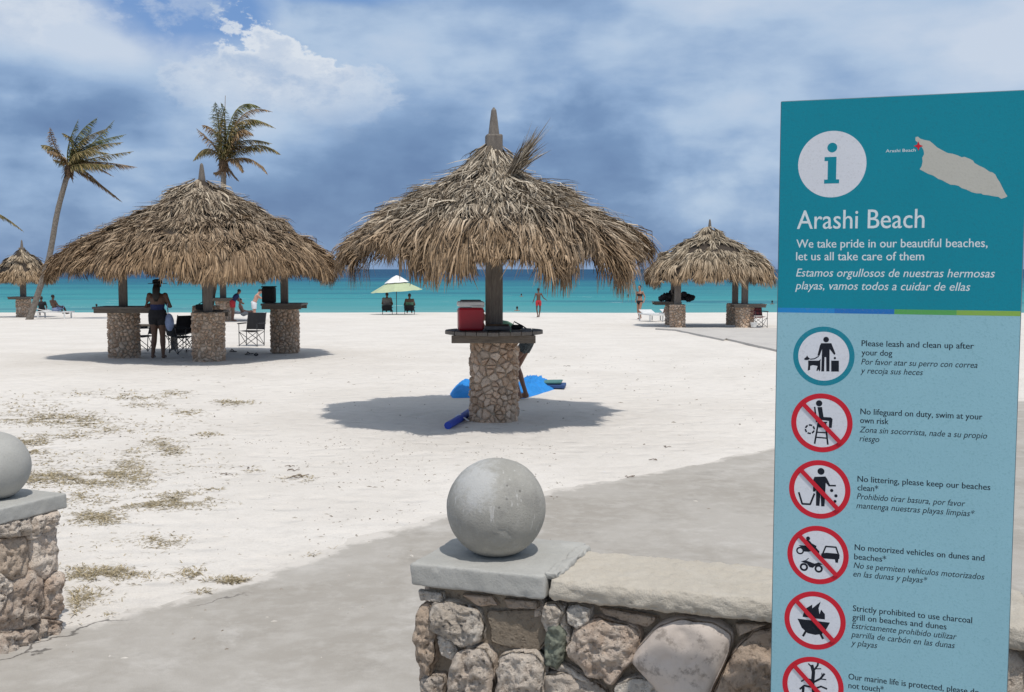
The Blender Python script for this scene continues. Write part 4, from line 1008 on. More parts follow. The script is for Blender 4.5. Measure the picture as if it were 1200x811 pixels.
    # lettering
    def text(s, a, e, cap, m, bold=0.0, ital=0.0):
        A = SP(*a); E_ = SP(*e); capl = abs(SP(a[0], a[1]-cap)[1]-A[1])
        cu = bpy.data.curves.new('text', 'FONT'); cu.body = s; cu.size = 1; cu.shear = ital; cu.offset = 0; cu.resolution_u = 3
        o = bpy.data.objects.new('tmp', cu); COL.objects.link(o); bpy.context.view_layer.update()
        me = bpy.data.meshes.new_from_object(o.evaluated_get(bpy.context.evaluated_depsgraph_get())); bpy.data.objects.remove(o)
        xs = [v.co.x for v in me.vertices]; lo, hi = min(xs), max(xs); size = capl/.70
        kx = (E_[0]-A[0])/(hi-lo)
        # thicken strokes by stacking slightly shifted copies below one another
        bm = bmesh.new(); bm.from_mesh(me); fs = [tuple(v.index for v in f.verts) for f in bm.faces]; P0 = [v.co.copy() for v in bm.verts]; bm.free()
        b = MB(); shifts = [0.0] if not bold else [-bold, 0.0, bold]
        slope = (E_[1]-A[1])/(E_[0]-A[0])
        for q, sh in enumerate(shifts):
            b.add([(A[0]+(p.x-lo)*kx+sh, -.0015-q*.00003, A[1]+p.y*size+slope*0) for p in P0], fs)
        return b.build('lettering', m, t)
    wt, dt = M['s_wtext'], M['s_text']; B = .0003
    text('Arashi Beach', (934, 268.3), (1083, 267.8), 22, wt, .0003)
    text('We take pride in our beautiful beaches,', (933.3, 290.3), (1157, 293.5), 9.8, wt, .00026)
    text('let us all take care of them', (933, 305), (1082.7, 307.5), 9.8, wt, .00026)
    text('Estamos orgullosos de nuestras hermosas', (933, 324), (1165.6, 328), 9.5, wt, .0001, .22)
    text('playas, vamos todos a cuidar de ellas', (932, 339), (1136.8, 343), 9.5, wt, .0001, .22)
    text('Arashi Beach', (1038, 178.7), (1073, 178), 3.6, wt, .0001)
    lines = [('Please leash and clean up after', 1009.7, 405.5, 1141, 0), ('your dog', 1009.7, 416.2, 1045.5, 0), ('Por favor atar su perro con correa', 1009.2, 427, 1145.3, 1), ('y recoja sus heces', 1008.3, 437.3, 1081.5, 1),
             ('No lifeguard on duty, swim at your', 1008.3, 485.3, 1151, 0), ('own risk', 1008, 495.6, 1041.2, 0), ('Zona sin socorrista, nade a su propio', 1007.2, 506.5, 1156.6, 1), ('riesgo', 1007.2, 516.9, 1030.4, 1),
             ('No littering, please keep our beaches', 1004.9, 564.2, 1160.3, 0), ('clean*', 1004.9, 574.4, 1029, 0), ('Prohibido tirar basura, por favor', 1004, 584.6, 1131, 1), ('mantenga nuestras playas limpias*', 1003.5, 595.3, 1142, 1),
             ('No motorized vehicles on dunes and', 1001.6, 644.3, 1153.4, 0), ('beaches*', 1001, 655.2, 1038.4, 0), ('No se permiten vehículos motorizados', 1000.3, 665.4, 1153.4, 1), ('en las dunas y playas*', 1000, 675.3, 1086.6, 1),
             ('Strictly prohibited to use charcoal', 999.5, 715.8, 1139, 0), ('grill on beaches and dunes', 998.9, 726, 1109, 0), ('Estrictamente prohibido utilizar', 998, 736, 1121, 1), ('parrilla de carbón en las dunas', 997.5, 746.2, 1118.8, 1), ('y playas', 997.3, 756, 1028, 1),
             ('Our marine life is protected, please do', 994.3, 795.7, 1147, 0), ('not touch*', 994.3, 806, 1035.4, 0)]
    for s, x, y, xe, it in lines:
        hz = 275; y2 = y+(y-hz)*.000247*(xe-x)
        text(s, (x, y), (xe, y2), 7.0, dt, B if not it else .00012, .24 if it else 0)
    # pictograms
    def badge(cx, cy, red=True):
        c = SP(cx, cy); r = (SP(cx+36, cy)[0]-SP(cx-36, cy)[0])/2
        disc('icon_disc', c, r*.90, .0022, M['s_white']); disc('icon_ring', c, r, .0044 if red else .0030, M['s_red' if red else 's_ring'], hole=r*.83)
        if red:
            a = radians(-45.5); d = Vector((cos(a), sin(a))); q = Vector((-d.y, d.x))*.072*r; e = d*r*.9
            sheet('icon_bar', [(c[0]-e.x-q.x, c[1]-e.y-q.y), (c[0]+e.x-q.x, c[1]+e.y-q.y), (c[0]+e.x+q.x, c[1]+e.y+q.y), (c[0]-e.x+q.x, c[1]-e.y+q.y)], .0043, M['s_red'])
        return c, r
    def fig(ox, oy, polys=(), strokes=(), circs=(), rings=()):
        b = MB(); S = 10.133; yy = .00163
        m_ = lambda x, y: SP(ox+x/S, oy+y/S)
        k_ = 0
        for pz in polys: b.prism([m_(x, y) for x, y in pz], -yy-k_*.00001, -.0012); k_ += 1
        for pts, w in strokes:
            P = [Vector(m_(x, y)) for x, y in pts]; ww = abs(m_(w, 0)[0]-m_(0, 0)[0])/2
            for i in range(len(P)-1):
                d = (P[i+1]-P[i]).normalized(); q = Vector((-d.y, d.x))*ww; a, e = P[i]-d*ww*.3, P[i+1]+d*ww*.3
                b.prism([tuple(a-q), tuple(e-q), tuple(e+q), tuple(a+q)], -yy-k_*.00001, -.0012); k_ += 1
        for x, y, r in circs:
            c = m_(x, y); rr = abs(m_(x+r, y)[0]-c[0]); b.prism([(c[0]+rr*cos(i*pi/12), c[1]+rr*sin(i*pi/12)) for i in range(24)], -yy-k_*.00001, -.0012); k_ += 1
        for x, y, r, w, dash in rings:
            c = m_(x, y); rr = abs(m_(x+r, y)[0]-c[0]); ww = rr*w/r/2; N_ = 24
            for i in range(N_):
                if dash and i % 4 == 3: continue
                a0, a1 = 2*pi*i/N_, 2*pi*(i+1)/N_
                b.prism([(c[0]+(rr-ww)*cos(a0), c[1]+(rr-ww)*sin(a0)), (c[0]+(rr+ww)*cos(a0), c[1]+(rr+ww)*sin(a0)), (c[0]+(rr+ww)*cos(a1), c[1]+(rr+ww)*sin(a1)), (c[0]+(rr-ww)*cos(a1), c[1]+(rr-ww)*sin(a1))], -yy, -.0012)
        b.build('icon_figure', M['s_black'], t, fix=True)
    badge(965.2, 417.4, False)
    fig(920, 375, [[(430, 275), (550, 275), (560, 300), (600, 400), (585, 415), (530, 345), (528, 610), (490, 610), (488, 440), (470, 440), (465, 610), (430, 610), (440, 345), (410, 425), (385, 420), (415, 300)],
                   [(548, 482), (640, 482), (640, 612), (548, 612)], [(222, 462), (250, 440), (262, 420), (275, 440), (300, 462), (270, 475), (240, 475)], [(275, 480), (320, 482), (400, 482), (425, 465), (420, 500), (420, 590), (410, 610), (395, 590), (385, 545), (330, 535), (300, 545), (298, 590), (270, 602), (275, 540)]],
        [([(300, 465), (350, 460), (400, 430)], 12), ([(395, 545), (380, 600)], 16)], [(488, 232, 34), (592, 452, 14)])
    badge(962.9, 495.5)
    fig(920, 455, [[(385, 222), (440, 222), (458, 340), (545, 345), (565, 365), (555, 470), (520, 468), (522, 388), (410, 372)], [(385, 398), (505, 396), (500, 410), (470, 415), (455, 468), (400, 465)]],
        [([(352, 222), (375, 400)], 18), ([(395, 410), (352, 655)], 20), ([(480, 410), (508, 665)], 20), ([(375, 520), (490, 528)], 16), ([(365, 580), (500, 592)], 16)], [(405, 178, 38)], [(295, 485, 52, 20, True)])
    badge(960.4, 573.5)
    fig(915, 535, [[(400, 240), (530, 235), (550, 260), (585, 335), (655, 335), (655, 355), (570, 352), (535, 310), (530, 400), (520, 590), (480, 590), (472, 440), (460, 585), (418, 582), (420, 400), (405, 415), (382, 415), (388, 270)]],
        [([(215, 425), (255, 560), (350, 565), (400, 440)], 22)], [(478, 175, 42), (605, 402, 20), (655, 465, 20), (645, 530, 18)])
    badge(958.4, 650.3)
    fig(915, 612, [[(300, 205), (340, 215), (370, 250), (425, 280), (420, 300), (350, 290), (310, 245)], [(210, 270), (300, 275), (420, 300), (460, 345), (455, 370), (400, 330), (330, 350), (270, 345), (250, 300)],
                   [(480, 370), (540, 360), (660, 370), (700, 385), (695, 435), (640, 440), (510, 428), (480, 400)], [(640, 430), (685, 435), (680, 480), (650, 478)],
                   [(240, 465), (290, 448), (350, 470), (400, 490), (450, 475), (500, 500), (470, 505), (410, 515), (380, 540), (340, 530), (310, 490)]],
        [([(500, 370), (535, 285), (655, 295), (685, 380)], 18), ([(300, 450), (330, 425)], 9)], [(325, 190, 24)], [(230, 335, 38, 18, False), (275, 530, 38, 24, False), (450, 550, 38, 24, False)])
    badge(954.9, 727)
    fig(910, 690, [[(250, 352), (635, 400), (590, 480), (540, 535), (460, 545), (370, 525), (300, 460)], [(310, 330), (320, 290), (350, 230), (425, 185), (425, 230), (525, 150), (500, 230), (510, 300), (530, 245), (575, 300), (575, 362), (460, 350)]],
        [([(350, 500), (315, 558)], 26), ([(520, 530), (552, 590)], 26)])
    badge(952.5, 803.5)
    fig(905, 740, [], [([(500, 800), (480, 600), (490, 480), (470, 400)], 40), ([(480, 480), (540, 400), (545, 370)], 22), ([(470, 420), (430, 380)], 16), ([(485, 580), (400, 560), (350, 520)], 24), ([(400, 560), (345, 590)], 16), ([(490, 600), (570, 560), (620, 500)], 24), ([(570, 560), (640, 570)], 14), ([(495, 680), (580, 650), (650, 680)], 20), ([(370, 660), (360, 800)], 30), ([(520, 440), (580, 440)], 12), ([(470, 660), (380, 640), (330, 680)], 22), ([(590, 530), (590, 490)], 10)])
build_sign()
# ------------------------------------------------------------------ people
def lerp(a, b, t): return a+(b-a)*t
STAND = dict(pelvis=(0, 0, .93), neck=(0, -.01, 1.42), head=(0, .02, 1.585), shL=(-.165, 0, 1.375), shR=(.165, 0, 1.375), elL=(-.22, -.03, 1.10), elR=(.22, -.03, 1.10), wrL=(-.25, .04, .87), wrR=(.25, .04, .87),
             hipL=(-.085, 0, .90), hipR=(.085, 0, .90), knL=(-.10, .015, .49), knR=(.10, .015, .49), anL=(-.10, -.02, .08), anR=(.10, -.02, .08), toeL=(-.12, .17, .03), toeR=(.12, .17, .03))
def person(label, loc, rz, pose, skin, clothes, hair='short', scale=1.0, girth=1.0, vox=.011, sex='f', extra=None):
    J = {k: Vector(v) for k, v in STAND.items()}
    for k, v in pose.items(): J[k] = Vector(v)
    b = MB(); g = girth
    sh = (J['shR']-J['shL']).normalized(); hp = (J['hipR']-J['hipL']).normalized()
    pv, nk = J['pelvis'], J['neck']; up = (nk-pv)
    sw = (J['shR']-J['shL']).length/2
    path = [pv-up*.16, pv-up*.04, pv+up*.06, pv+up*.36, pv+up*.62, pv+up*.80, pv+up*.93, nk+up*.02]
    wd = [(.10, .07), (.165 if sex == 'f' else .15, .115), (.165 if sex == 'f' else .148, .112), (.122 if sex == 'f' else .135, .09), (.145, .108), (.158, .105), (.13, .075), (.055, .055)]
    b.tube(path, [(a*g, c*g) for a, c in wd], 16, side=sh)
    hd = J['head']; b.tube([nk-up*.03, lerp(nk, hd, .55), hd], [.058, .052, .05], 10)
    fwd = sh.cross(Vector((0, 0, 1))).normalized()*-1
    fwd = Vector((0, 0, 1)).cross(sh).normalized()
    hz = (hd-nk).normalized(); fw = (fwd-hz*fwd.dot(hz)).normalized(); sd_ = fw.cross(hz)
    Rh = Matrix((sd_, fw, hz)).transposed()
    b.sphere(hd+hz*.035, (.074, .092, .092), 16, 12, rot=Rh); b.sphere(hd-hz*.035+fw*.018, (.055, .07, .072), 14, 10, rot=Rh)
    b.tube([hd+fw*.085+hz*.015, hd+fw*.108-hz*.018], [.010, .016], 6); b.sphere(hd+fw*.082-hz*.05, (.024, .014, .010), 8, 6, rot=Rh); b.sphere(hd+fw*.066-hz*.085, (.028, .026, .022), 8, 6, rot=Rh)
    for s in (-1, 1): b.sphere(hd+sd_*s*.076, (.012, .022, .032), 8, 6, rot=Rh)
    if sex == 'f':
        for s in (-1, 1): b.sphere(pv+up*.68+sh*s*.072+fwd*.075, .062, 10, 8)
    for S in 'LR':
        a, e, w = J['sh'+S], J['el'+S], J['wr'+S]
        b.sphere(a, .058*g, 10, 8); b.tube([lerp(a, e, -.05), lerp(a, e, .35), e, lerp(e, w, .3), w], [.052*g, .046*g, .037*g, .039*g, .026], 10)
        d = (w-e).normalized(); q = d.cross(Vector((0, 0, 1)))
        q = q.normalized() if q.length > .2 else fwd.cross(d).normalized()
        thumb_s = 1 if S == 'L' else -1; fq = fwd-d*fwd.dot(d); fq = fq.normalized() if fq.length > .2 else q
        pal = w+d*.05; b.tube([w, pal, w+d*.095], [(.026, .018), (.040, .016), (.036, .014)], 8, side=fq)
        side2 = d.cross(fq).normalized()
        for i, (o_, ln) in enumerate(((.030, .072), (.011, .080), (-.010, .075), (-.029, .058))):
            p0 = w+d*.088+fq*o_; p1 = p0+d*ln*.5+side2*.008*thumb_s; p2 = p0+d*ln*.85+side2*.026*thumb_s; b.tube([p0, p1, p2], [.0095, .009, .0075], 6)
        p0 = w+d*.03+fq*.028; b.tube([p0, p0+d*.03+fq*.024, p0+d*.062+fq*.030], [.013, .011, .009], 6)
        h, k, an, to = J['hip'+S], J['kn'+S], J['an'+S], J['toe'+S]
        b.tube([h+(h-k)*.08, lerp(h, k, .15), lerp(h, k, .55), k, lerp(k, an, .3), lerp(k, an, .7), an], [.085*g, .088*g, .070*g, .052*g, .056*g, .040*g, .034], 12)
        fd = (to-an); fh = Vector((fd.x, fd.y, fd.z)); L_ = fh.length
        heel = an-fh.normalized()*.045+Vector((0, 0, -.035)) if fd.length > .01 else an
        b.tube([heel, an+Vector((0, 0, -.03)), lerp(an, to, .6)+Vector((0, 0, .0)), to], [.030, .040, .036, .018], 10)
    me = b.mesh('tmp', M[skin]); o = bpy.data.objects.new('tmp', me); COL.objects.link(o)
    md = o.modifiers.new('r', 'REMESH'); md.mode = 'VOXEL'; md.voxel_size = vox; md.use_smooth_shade = True
    ms = o.modifiers.new('s', 'SMOOTH'); ms.factor = .5; ms.iterations = 3
    bpy.context.view_layer.update(); ev = bpy.data.meshes.new_from_object(o.evaluated_get(bpy.context.evaluated_depsgraph_get())); bpy.data.objects.remove(o)
    ev.name = 'body'
    ev.polygons.foreach_set('use_smooth', [True]*len(ev.polygons))
    t = thing('person', loc, label, 'person', rz); t.scale = (scale,)*3
    link('body', ev, t); ev.materials.clear(); ev.materials.append(M[skin])
    bones = {'torso': (pv-up*.16, nk), 'uaL': (J['shL'], J['elL']), 'uaR': (J['shR'], J['elR']), 'faL': (J['elL'], J['wrL']), 'faR': (J['elR'], J['wrR']), 'thL': (J['hipL'], J['knL']), 'thR': (J['hipR'], J['knR']), 'caL': (J['knL'], J['anL']), 'caR': (J['knR'], J['anR']), 'head': (hd-hz*.08, hd+hz*.1)}
    brad = {'torso': .13, 'ua': .045, 'fa': .035, 'th': .075, 'ca': .045, 'head': .08}
    def classify(p):
        best = None
        for n, (a, c) in bones.items():
            ab = c-a; tt = (p-a).dot(ab)/ab.length_squared; q = a+ab*max(0, min(1, tt)); dd = (p-q).length/brad.get(n, brad.get(n[:2], .05))
            if best is None or dd < best[0]: best = (dd, n, tt)
        return best[1], best[2]
    cls = [classify(v.co) for v in ev.vertices]; nm = [v.normal.copy() for v in ev.vertices]
    for (pname, mn, spec, off) in clothes:
        sel = [any(n.startswith(k) and lo <= tt <= hi and (cond is None or cond(v.co)) for k, lo, hi, cond in spec) for (n, tt), v in zip(cls, ev.vertices)]
        idx = {}; b = MB(); vs = []; fs = []
        for f in ev.polygons:
            if all(sel[i] for i in f.vertices):
                q = []
                for i in f.vertices:
                    if i not in idx: idx[i] = len(vs); vs.append(ev.vertices[i].co+nm[i]*off)
                    q.append(idx[i])
                fs.append(q)
        if fs:
            par = list(range(len(vs)))
            def find(i):
                while par[i] != i: par[i] = par[par[i]]; i = par[i]
                return i
            for q in fs:
                for i in q[1:]: par[find(i)] = find(q[0])
            cnt = {}
            for q in fs: cnt[find(q[0])] = cnt.get(find(q[0]), 0)+1
            mx_ = max(cnt.values()); fs = [q for q in fs if cnt[find(q[0])] == mx_]
            b.add(vs, fs); oo = b.build(pname, M[mn], t, smooth=True)
    # hair and eyes
    b = MB()
    if hair:
        b.sphere(hd+hz*.045-fw*.018, (.083, .094, .090), 14, 10, rot=Rh)
        if hair == 'long':
            b.tube([hd+hz*.03-fw*.06, hd-hz*.10-fw*.085, hd-hz*.26-fw*.09, hd-hz*.36-fw*.08], [(.07, .04), (.085, .04), (.075, .03), (.03, .012)], 10, side=sh)
        if hair == 'bun': b.sphere(hd+hz*.11-fw*.06, .042, 10, 8)
        b.build('hair', M['hair'], t, smooth=True)
    b = MB()
    for s in (-1, 1): b.sphere(hd+fw*.082+hz*.012+sd_*s*.03, (.011, .006, .006), 8, 6, rot=Rh)
    b.build('eyes', M['hair'], t, smooth=True)
    return t, J
def flat_on(px, d): p = atd(px, 380, d); return Vector((p.x, d, beach_z(d)))
SHORTS = [('th', -.5, .55, None), ('torso', -.3, .27, None)]
BRIEF = [('torso', -.3, .20, None), ('th', -.5, .10, None)]
TOP = [('torso', .55, .80, None)]
SHIRT = [('torso', .10, 1.05, None), ('ua', -.5, .5, None)]
# standing woman with hat under the widest hut (seen from behind)
t, J = person('woman in brimmed hat and navy swimsuit standing with her back turned under the widest hut', onz(186, 420.5), 0.05,
    dict(elL=(-.27, .03, 1.12), elR=(.27, .03, 1.12), wrL=(-.12, .20, 1.22), wrR=(.12, .22, 1.20), knL=(-.08, .0, .49), knR=(.09, .02, .49), anL=(-.12, -.02, .08), anR=(.10, 0, .08)), 'skin_dark',
    [('swim_top', 'navy', [('torso', .30, .60, lambda c, *a: abs(c.x) < .145 and c.y < .12)], .009), ('skirt', 'black', [('torso', -.3, .38, None), ('th', -.5, .38, None)], .022)], 'long', 1.03, 1.12)
b = MB(); hd = J['head']; b.tube([hd+Vector((0, 0, .045)), hd+Vector((0, 0, .055))], [.20, .195], 24); b.tube([hd+Vector((0, 0, .05)), hd+Vector((0, 0, .12)), hd+Vector((0, 0, .145))], [.105, .10, .05], 20); b.build('hat', M['black'], t, smooth=True)
b = MB(); w = onz(186, 420.5)
bag = thing('carrier_bag', (w.x+.27, w.y-.03, .66), 'pale carrier bag hanging at the hatted woman\'s right side', 'bag')
b.sphere((0, 0, .16), (.10, .07, .20), 14, 10); b.v = [(x+.015*noise.noise(Vector((x*20, y*20, z*20))), y+.02*noise.noise(Vector((x*17, y*20, z*14+4))), z) for x, y, z in b.v]; b.build('bag_body', M['bluecloth'], bag, smooth=True)
b = MB(); b.tube([(-.03, 0, .34), (-.05, .02, .56), (-.03, .03, .60)], .012, 6); b.build('handle', M['bluecloth'], bag)
# boy walking on the sand
person('boy in red swim shorts walking across the sand, left hand swung out', flat_on(631, 60), .25,
    dict(anL=(-.07, -.12, .10), toeL=(-.08, .05, .02), anR=(.06, .08, .08), toeR=(.07, .26, .03), elR=(.29, -.02, 1.13), wrR=(.46, .06, 1.03), elL=(-.26, -.06, 1.12), wrL=(-.30, .05, .92)), 'skin_dark',
    [('swim_shorts', 'redcloth', SHORTS, .018)], 'short', .93, .85, .013, 'm')
# woman in bikini
person('woman in dark bikini walking beside the empty loungers', flat_on(749.5, 56), 2.5,
    dict(knL=(-.09, .14, .50), anL=(-.08, .02, .12), toeL=(-.09, .2, .06), anR=(.08, -.12, .08), toeR=(.09, .06, .03), elL=(-.27, -.06, 1.12), wrL=(-.30, .08, .95), elR=(.26, -.1, 1.14), wrR=(.20, .05, .95)), 'skin',
    [('bikini_bottom', 'black', BRIEF, .008), ('bikini_top', 'black', TOP, .008)], 'bun', 1.0, .95, .013)
# person leaning behind the main hut table
hx = atd(621, 397, 16.6)
person('barefoot person in dark speckled shorts and green top leaning behind the large hut post', (onz(614, 466).x+.04, 16.9, 0), radians(78),
    dict(pelvis=(-.02, .0, .93), neck=(.0, .43, 1.17), head=(.0, .52, 1.33), shL=(-.16, .41, 1.17), shR=(.16, .39, 1.13), elL=(-.22, .56, 1.00), elR=(.22, .48, .98), wrL=(-.12, .68, 1.20), wrR=(.12, .64, 1.20),
         hipL=(-.085, -.02, .9), hipR=(.085, -.02, .9), knL=(-.09, .22, .54), anL=(-.08, .10, .09), toeL=(-.08, .28, .03), knR=(.08, .16, .50), anR=(.08, .03, .09), toeR=(.08, .22, .03)), 'skin_mid',
    [('shorts', 'speckled', [('th', -.5, .40, None), ('torso', -.3, .42, None)], .014), ('top', 'greencloth', [('torso', .42, 1.05, None), ('ua', -.5, .5, None)], .012)], 'short', 1.0, .84, .010, 'm')
SIT = dict(pelvis=(0, 0, .30), neck=(0, -.16, .77), head=(0, -.13, .93), shL=(-.17, -.14, .72), shR=(.17, -.14, .72), elL=(-.26, -.02, .48), elR=(.26, -.02, .48), wrL=(-.24, .20, .42), wrR=(.24, .20, .42),
           hipL=(-.09, 0, .27), hipR=(.09, 0, .27), knL=(-.12, .42, .42), knR=(.12, .42, .42), anL=(-.12, .60, .08), anR=(.12, .62, .08), toeL=(-.13, .78, .05), toeR=(.13, .80, .05))
# ------------------------------------------------------------------ beach furniture
def camp_chair(label, loc, rz, m='black', group='folding camp chairs at the huts'):
    t = thing('camp_chair', loc, label, 'chair', rz, group)
    b = MB(); w, dp, sh = .54, .44, .42
    # fabric seat (sagging) and back
    vs = []; fs = []
    for j in range(5):
        for i in range(5):
            x = -w/2+w*i/4; y = -dp/2+dp*j/4; vs.append((x, y, sh-.05*(1-(2*i/4-1)**2)*(1-(2*j/4-1)**2)))
    fs = [(j*5+i, j*5+i+1, (j+1)*5+i+1, (j+1)*5+i) for j in range(4) for i in range(4)]
    b.add(vs, fs); b.build('seat', M[m], t)
    b = MB(); vs = []
    for j in range(5):
        for i in range(5):
            x = -w/2+w*i/4; z = sh+.02+.46*j/4; vs.append((x, -dp/2-.02-.10*j/4-.05*(1-(2*i/4-1)**2), z))
    b.add(vs, fs); b.add([(x, y-.02, z) for x, y, z in vs], fs); b.build('backrest', M[m], t)
    for s in (-1, 1):
        b = MB(); b.box((s*(w/2+.02), 0, sh+.2), (.07, dp, .03), bev=.01); b.build('armrest', M[m], t)
        b = MB(); b.tube([(s*w/2, -dp/2-.13, sh+.5), (s*w/2, -dp/2, sh-.02), (s*w/2, -dp/2+.02, 0)], .011, 6); b.build('leg', M['darkmetal'], t)
        b = MB(); b.tube([(s*w/2, dp/2, 0), (s*w/2, dp/2, sh+.2)], .011, 6); b.build('leg', M['darkmetal'], t)
        b = MB(); b.tube([(s*w/2, -dp/2, .02), (s*w/2, dp/2, sh-.02)], .009, 6); b.build('brace', M['darkmetal'], t)
        b = MB(); b.tube([(s*w/2, dp/2, .02), (-s*w/2, dp/2, sh-.02)], .009, 6); b.build('brace', M['darkmetal'], t)
        b = MB(); b.tube([(s*w/2, -dp/2, .02), (-s*w/2, -dp/2, sh-.02)], .009, 6); b.build('brace', M['darkmetal'], t)
    return t
p = onz(301, 399); c0 = camp_chair('black camp chair beside the right pier of the widest hut', (p.x, p.y-.6, beach_z(p.y-.6)), 2.9)
p = onz(213, 412); dup(c0, (p.x, p.y, beach_z(p.y)), -.9, 'black camp chair between the hatted woman and the front pier')
p = onz(161, 412); dup(c0, (p.x, p.y+.4, beach_z(p.y+.4)), 2.2, 'black camp chair just right of the left pier, under the counter')
p = onz(218, 405); dup(c0, (p.x, p.y-.6, beach_z(p.y-.6)), .9, 'black camp chair furthest back, half hidden behind the front pier')
p = atd(889, 380, 44.6); c1 = camp_chair('dark red plaid folding chair right of the far right pier', (p.x, 44.6, beach_z(44.6)), pi+.25, 'plaid'); c1.scale = (1, 1, 1.05)
def lounger(label, loc, rz, back=0.0, group='sun loungers on the sand', L=1.9):
    t = thing('sun_lounger', loc, label, 'sun lounger', rz, group); w = .64; h = .34
    for s in (-1, 1):
        b = MB(); b.box((s*w/2, 0, h), (.05, L, .06), bev=.01); b.build('rail', M['white'], t)
        for y in (-L*.4, L*.4): b = MB(); b.box((s*w/2, y, h/2), (.05, .07, h), bev=.01); b.build('leg', M['white'], t)
    n = 12
    for i in range(n): b = MB(); b.box((0, -L/2+.06+(L*.62)*i/(n-1), h+.02), (w-.04, .07, .02)); b.build('slat', M['white'], t)
    b = MB(); R = Matrix.Rotation(back, 3, 'X'); ln = L*.34; b.box(Vector((0, L*.15, h+.02))+R @ Vector((0, ln/2, 0)), (w, ln, .035), R, bev=.01); b.build('backrest', M['white'], t)
    b = MB(); b.box((0, L/2, h-.0), (w, .04, .07)); b.build('end_rail', M['white'], t); b = MB(); b.box((0, -L/2, h-.0), (w, .04, .07)); b.build('end_rail', M['white'], t)
    return t
gl = beach_z(53)
l0 = lounger('white sun lounger nearest the bikini woman, left of the right hut', (atd(763, 372, 53).x, 53, gl), radians(12), .25)
dup(l0, (atd(787, 372, 53.4).x, 53.4, gl), radians(10), 'white sun lounger just left of the right hut post with a sunbather on it')
dup(l0, (atd(64, 370, 58.5).x, 58.5, beach_z(58.5)), radians(80), 'white sun lounger right of the leaning palm with two people sitting on it')
dup(l0, (atd(288, 370, 55).x, 55, beach_z(55)), radians(84), 'white sun lounger seen through the widest hut between its front and right piers')
# heads / people on loungers
sc = 1.0
def seat_person(label, px, d, rz, skin, clothes, z0, hair='short', girth=1.0, sex='m', pose=None):
    P = dict(SIT); P.update(pose or {})
    q = atd(px, 370, d); return person(label, (q.x, d, beach_z(d)+z0), rz, P, skin, clothes, hair, 1.15 if d > 66 else 1.0, girth, .014, sex)
TEE = [('shirt', 'greycloth', SHIRT, .015), ('shorts', 'black', SHORTS, .015)]
seat_person('person in dark top hunched on the lounger beside the leaning palm', 49, 58.5, .35, 'skin_dark', [('shirt', 'black', SHIRT, .015), ('shorts', 'navy', SHORTS, .015)], .10)
seat_person('bare-shouldered person with pale blue towel round the waist sitting on the lounger', 65, 58.4, -.5, 'skin_dark', [('towel_wrap', 'bluecloth', [('torso', -.3, .35, None), ('th', -.5, .9, None)], .03)], .18, 'short', 1.1)
seat_person('sunbather sitting low on the lounger behind the right hut post', 784, 53.6, -.2, 'skin_mid', [('shorts', 'black', SHORTS, .015)], -.08)
seat_person('person reclining on the lounger seen through the widest hut', 285, 55.1, -1.2, 'skin_pale', [('shorts', 'whitecloth', SHORTS, .02)], .02)
person('person in dark blue top and red shorts bending forward beside the hidden hut pier', flat_on(273, 53), radians(-60),
    dict(neck=(0, .22, 1.30), head=(0, .32, 1.43), shL=(-.16, .2, 1.26), shR=(.16, .2, 1.26), elL=(-.2, .3, 1.02), elR=(.2, .3, 1.02), wrL=(-.12, .45, .9), wrR=(.12, .45, .9)), 'skin_mid',
    [('shorts', 'redcloth', SHORTS, .03), ('top', 'navy', SHIRT, .02)], 'short', .98, 1.0, .014)
person('light-skinned person leaning towards the black box on the right counter', flat_on(298, 50), radians(-70),
    dict(neck=(0, .18, 1.34), head=(0, .28, 1.47), shL=(-.16, .16, 1.3), shR=(.16, .16, 1.3), elL=(-.2, .32, 1.16), elR=(.2, .32, 1.16), wrL=(-.1, .5, 1.2), wrR=(.1, .5, 1.2)), 'skin_pale',
    [('shorts', 'whitecloth', SHORTS, .03)], 'short', .97, 1.0, .014, 'm')
# umbrella with two people in low chairs
d = 66; gz = beach_z(d); q = atd(464, 370, d)
u = thing('beach_umbrella', (q.x+.05, d, gz), 'lime green beach umbrella with white vented top shading two people', 'umbrella')
b = MB(); b.tube([(0, 0, -.2), (-.02, 0, 2.2)], .022, 8); b.build('pole', M['darkmetal'], u)
def canopy(b, r0, z0, r1, z1, n=8, tilt=.07, sub=3):
    k = n; rows = []
    for r, z in ((r0, z0), (r0*.35+r1*.65, z0+(z1-z0)*.74), (r1, z1)):
        for i in range(k*sub):
            a = 2*pi*i/(k*sub); f = cos(pi/k)/cos((a % (2*pi/k))-pi/k); f = 1-(1-f)*.9; rr = r*f; rows.append((rr*cos(a), rr*sin(a), z+rr*cos(a)*tilt-(.02*(1-f)*20*r/1.5)))
    K = k*sub; b.add(rows, [(j*K+i, j*K+(i+1) % K, (j+1)*K+(i+1) % K, (j+1)*K+i) for j in range(2) for i in range(K)] + [tuple(range(2*K, 3*K))])
b = MB(); canopy(b, 1.55, 1.40, .25, 2.0); b.build('canopy', M['lime'], u)
b = MB(); canopy(b, .72, 1.91, .04, 2.33); b.build('vent_cap', M['canvas'], u)
for i in range(8): a = 2*pi*i/8; b = MB(); b.tube([(1.45*cos(a), 1.45*sin(a), 1.39+1.45*cos(a)*.07), (.2*cos(a), .2*sin(a), 1.96)], .012, 5); b.build('rib', M['darkmetal'], u)
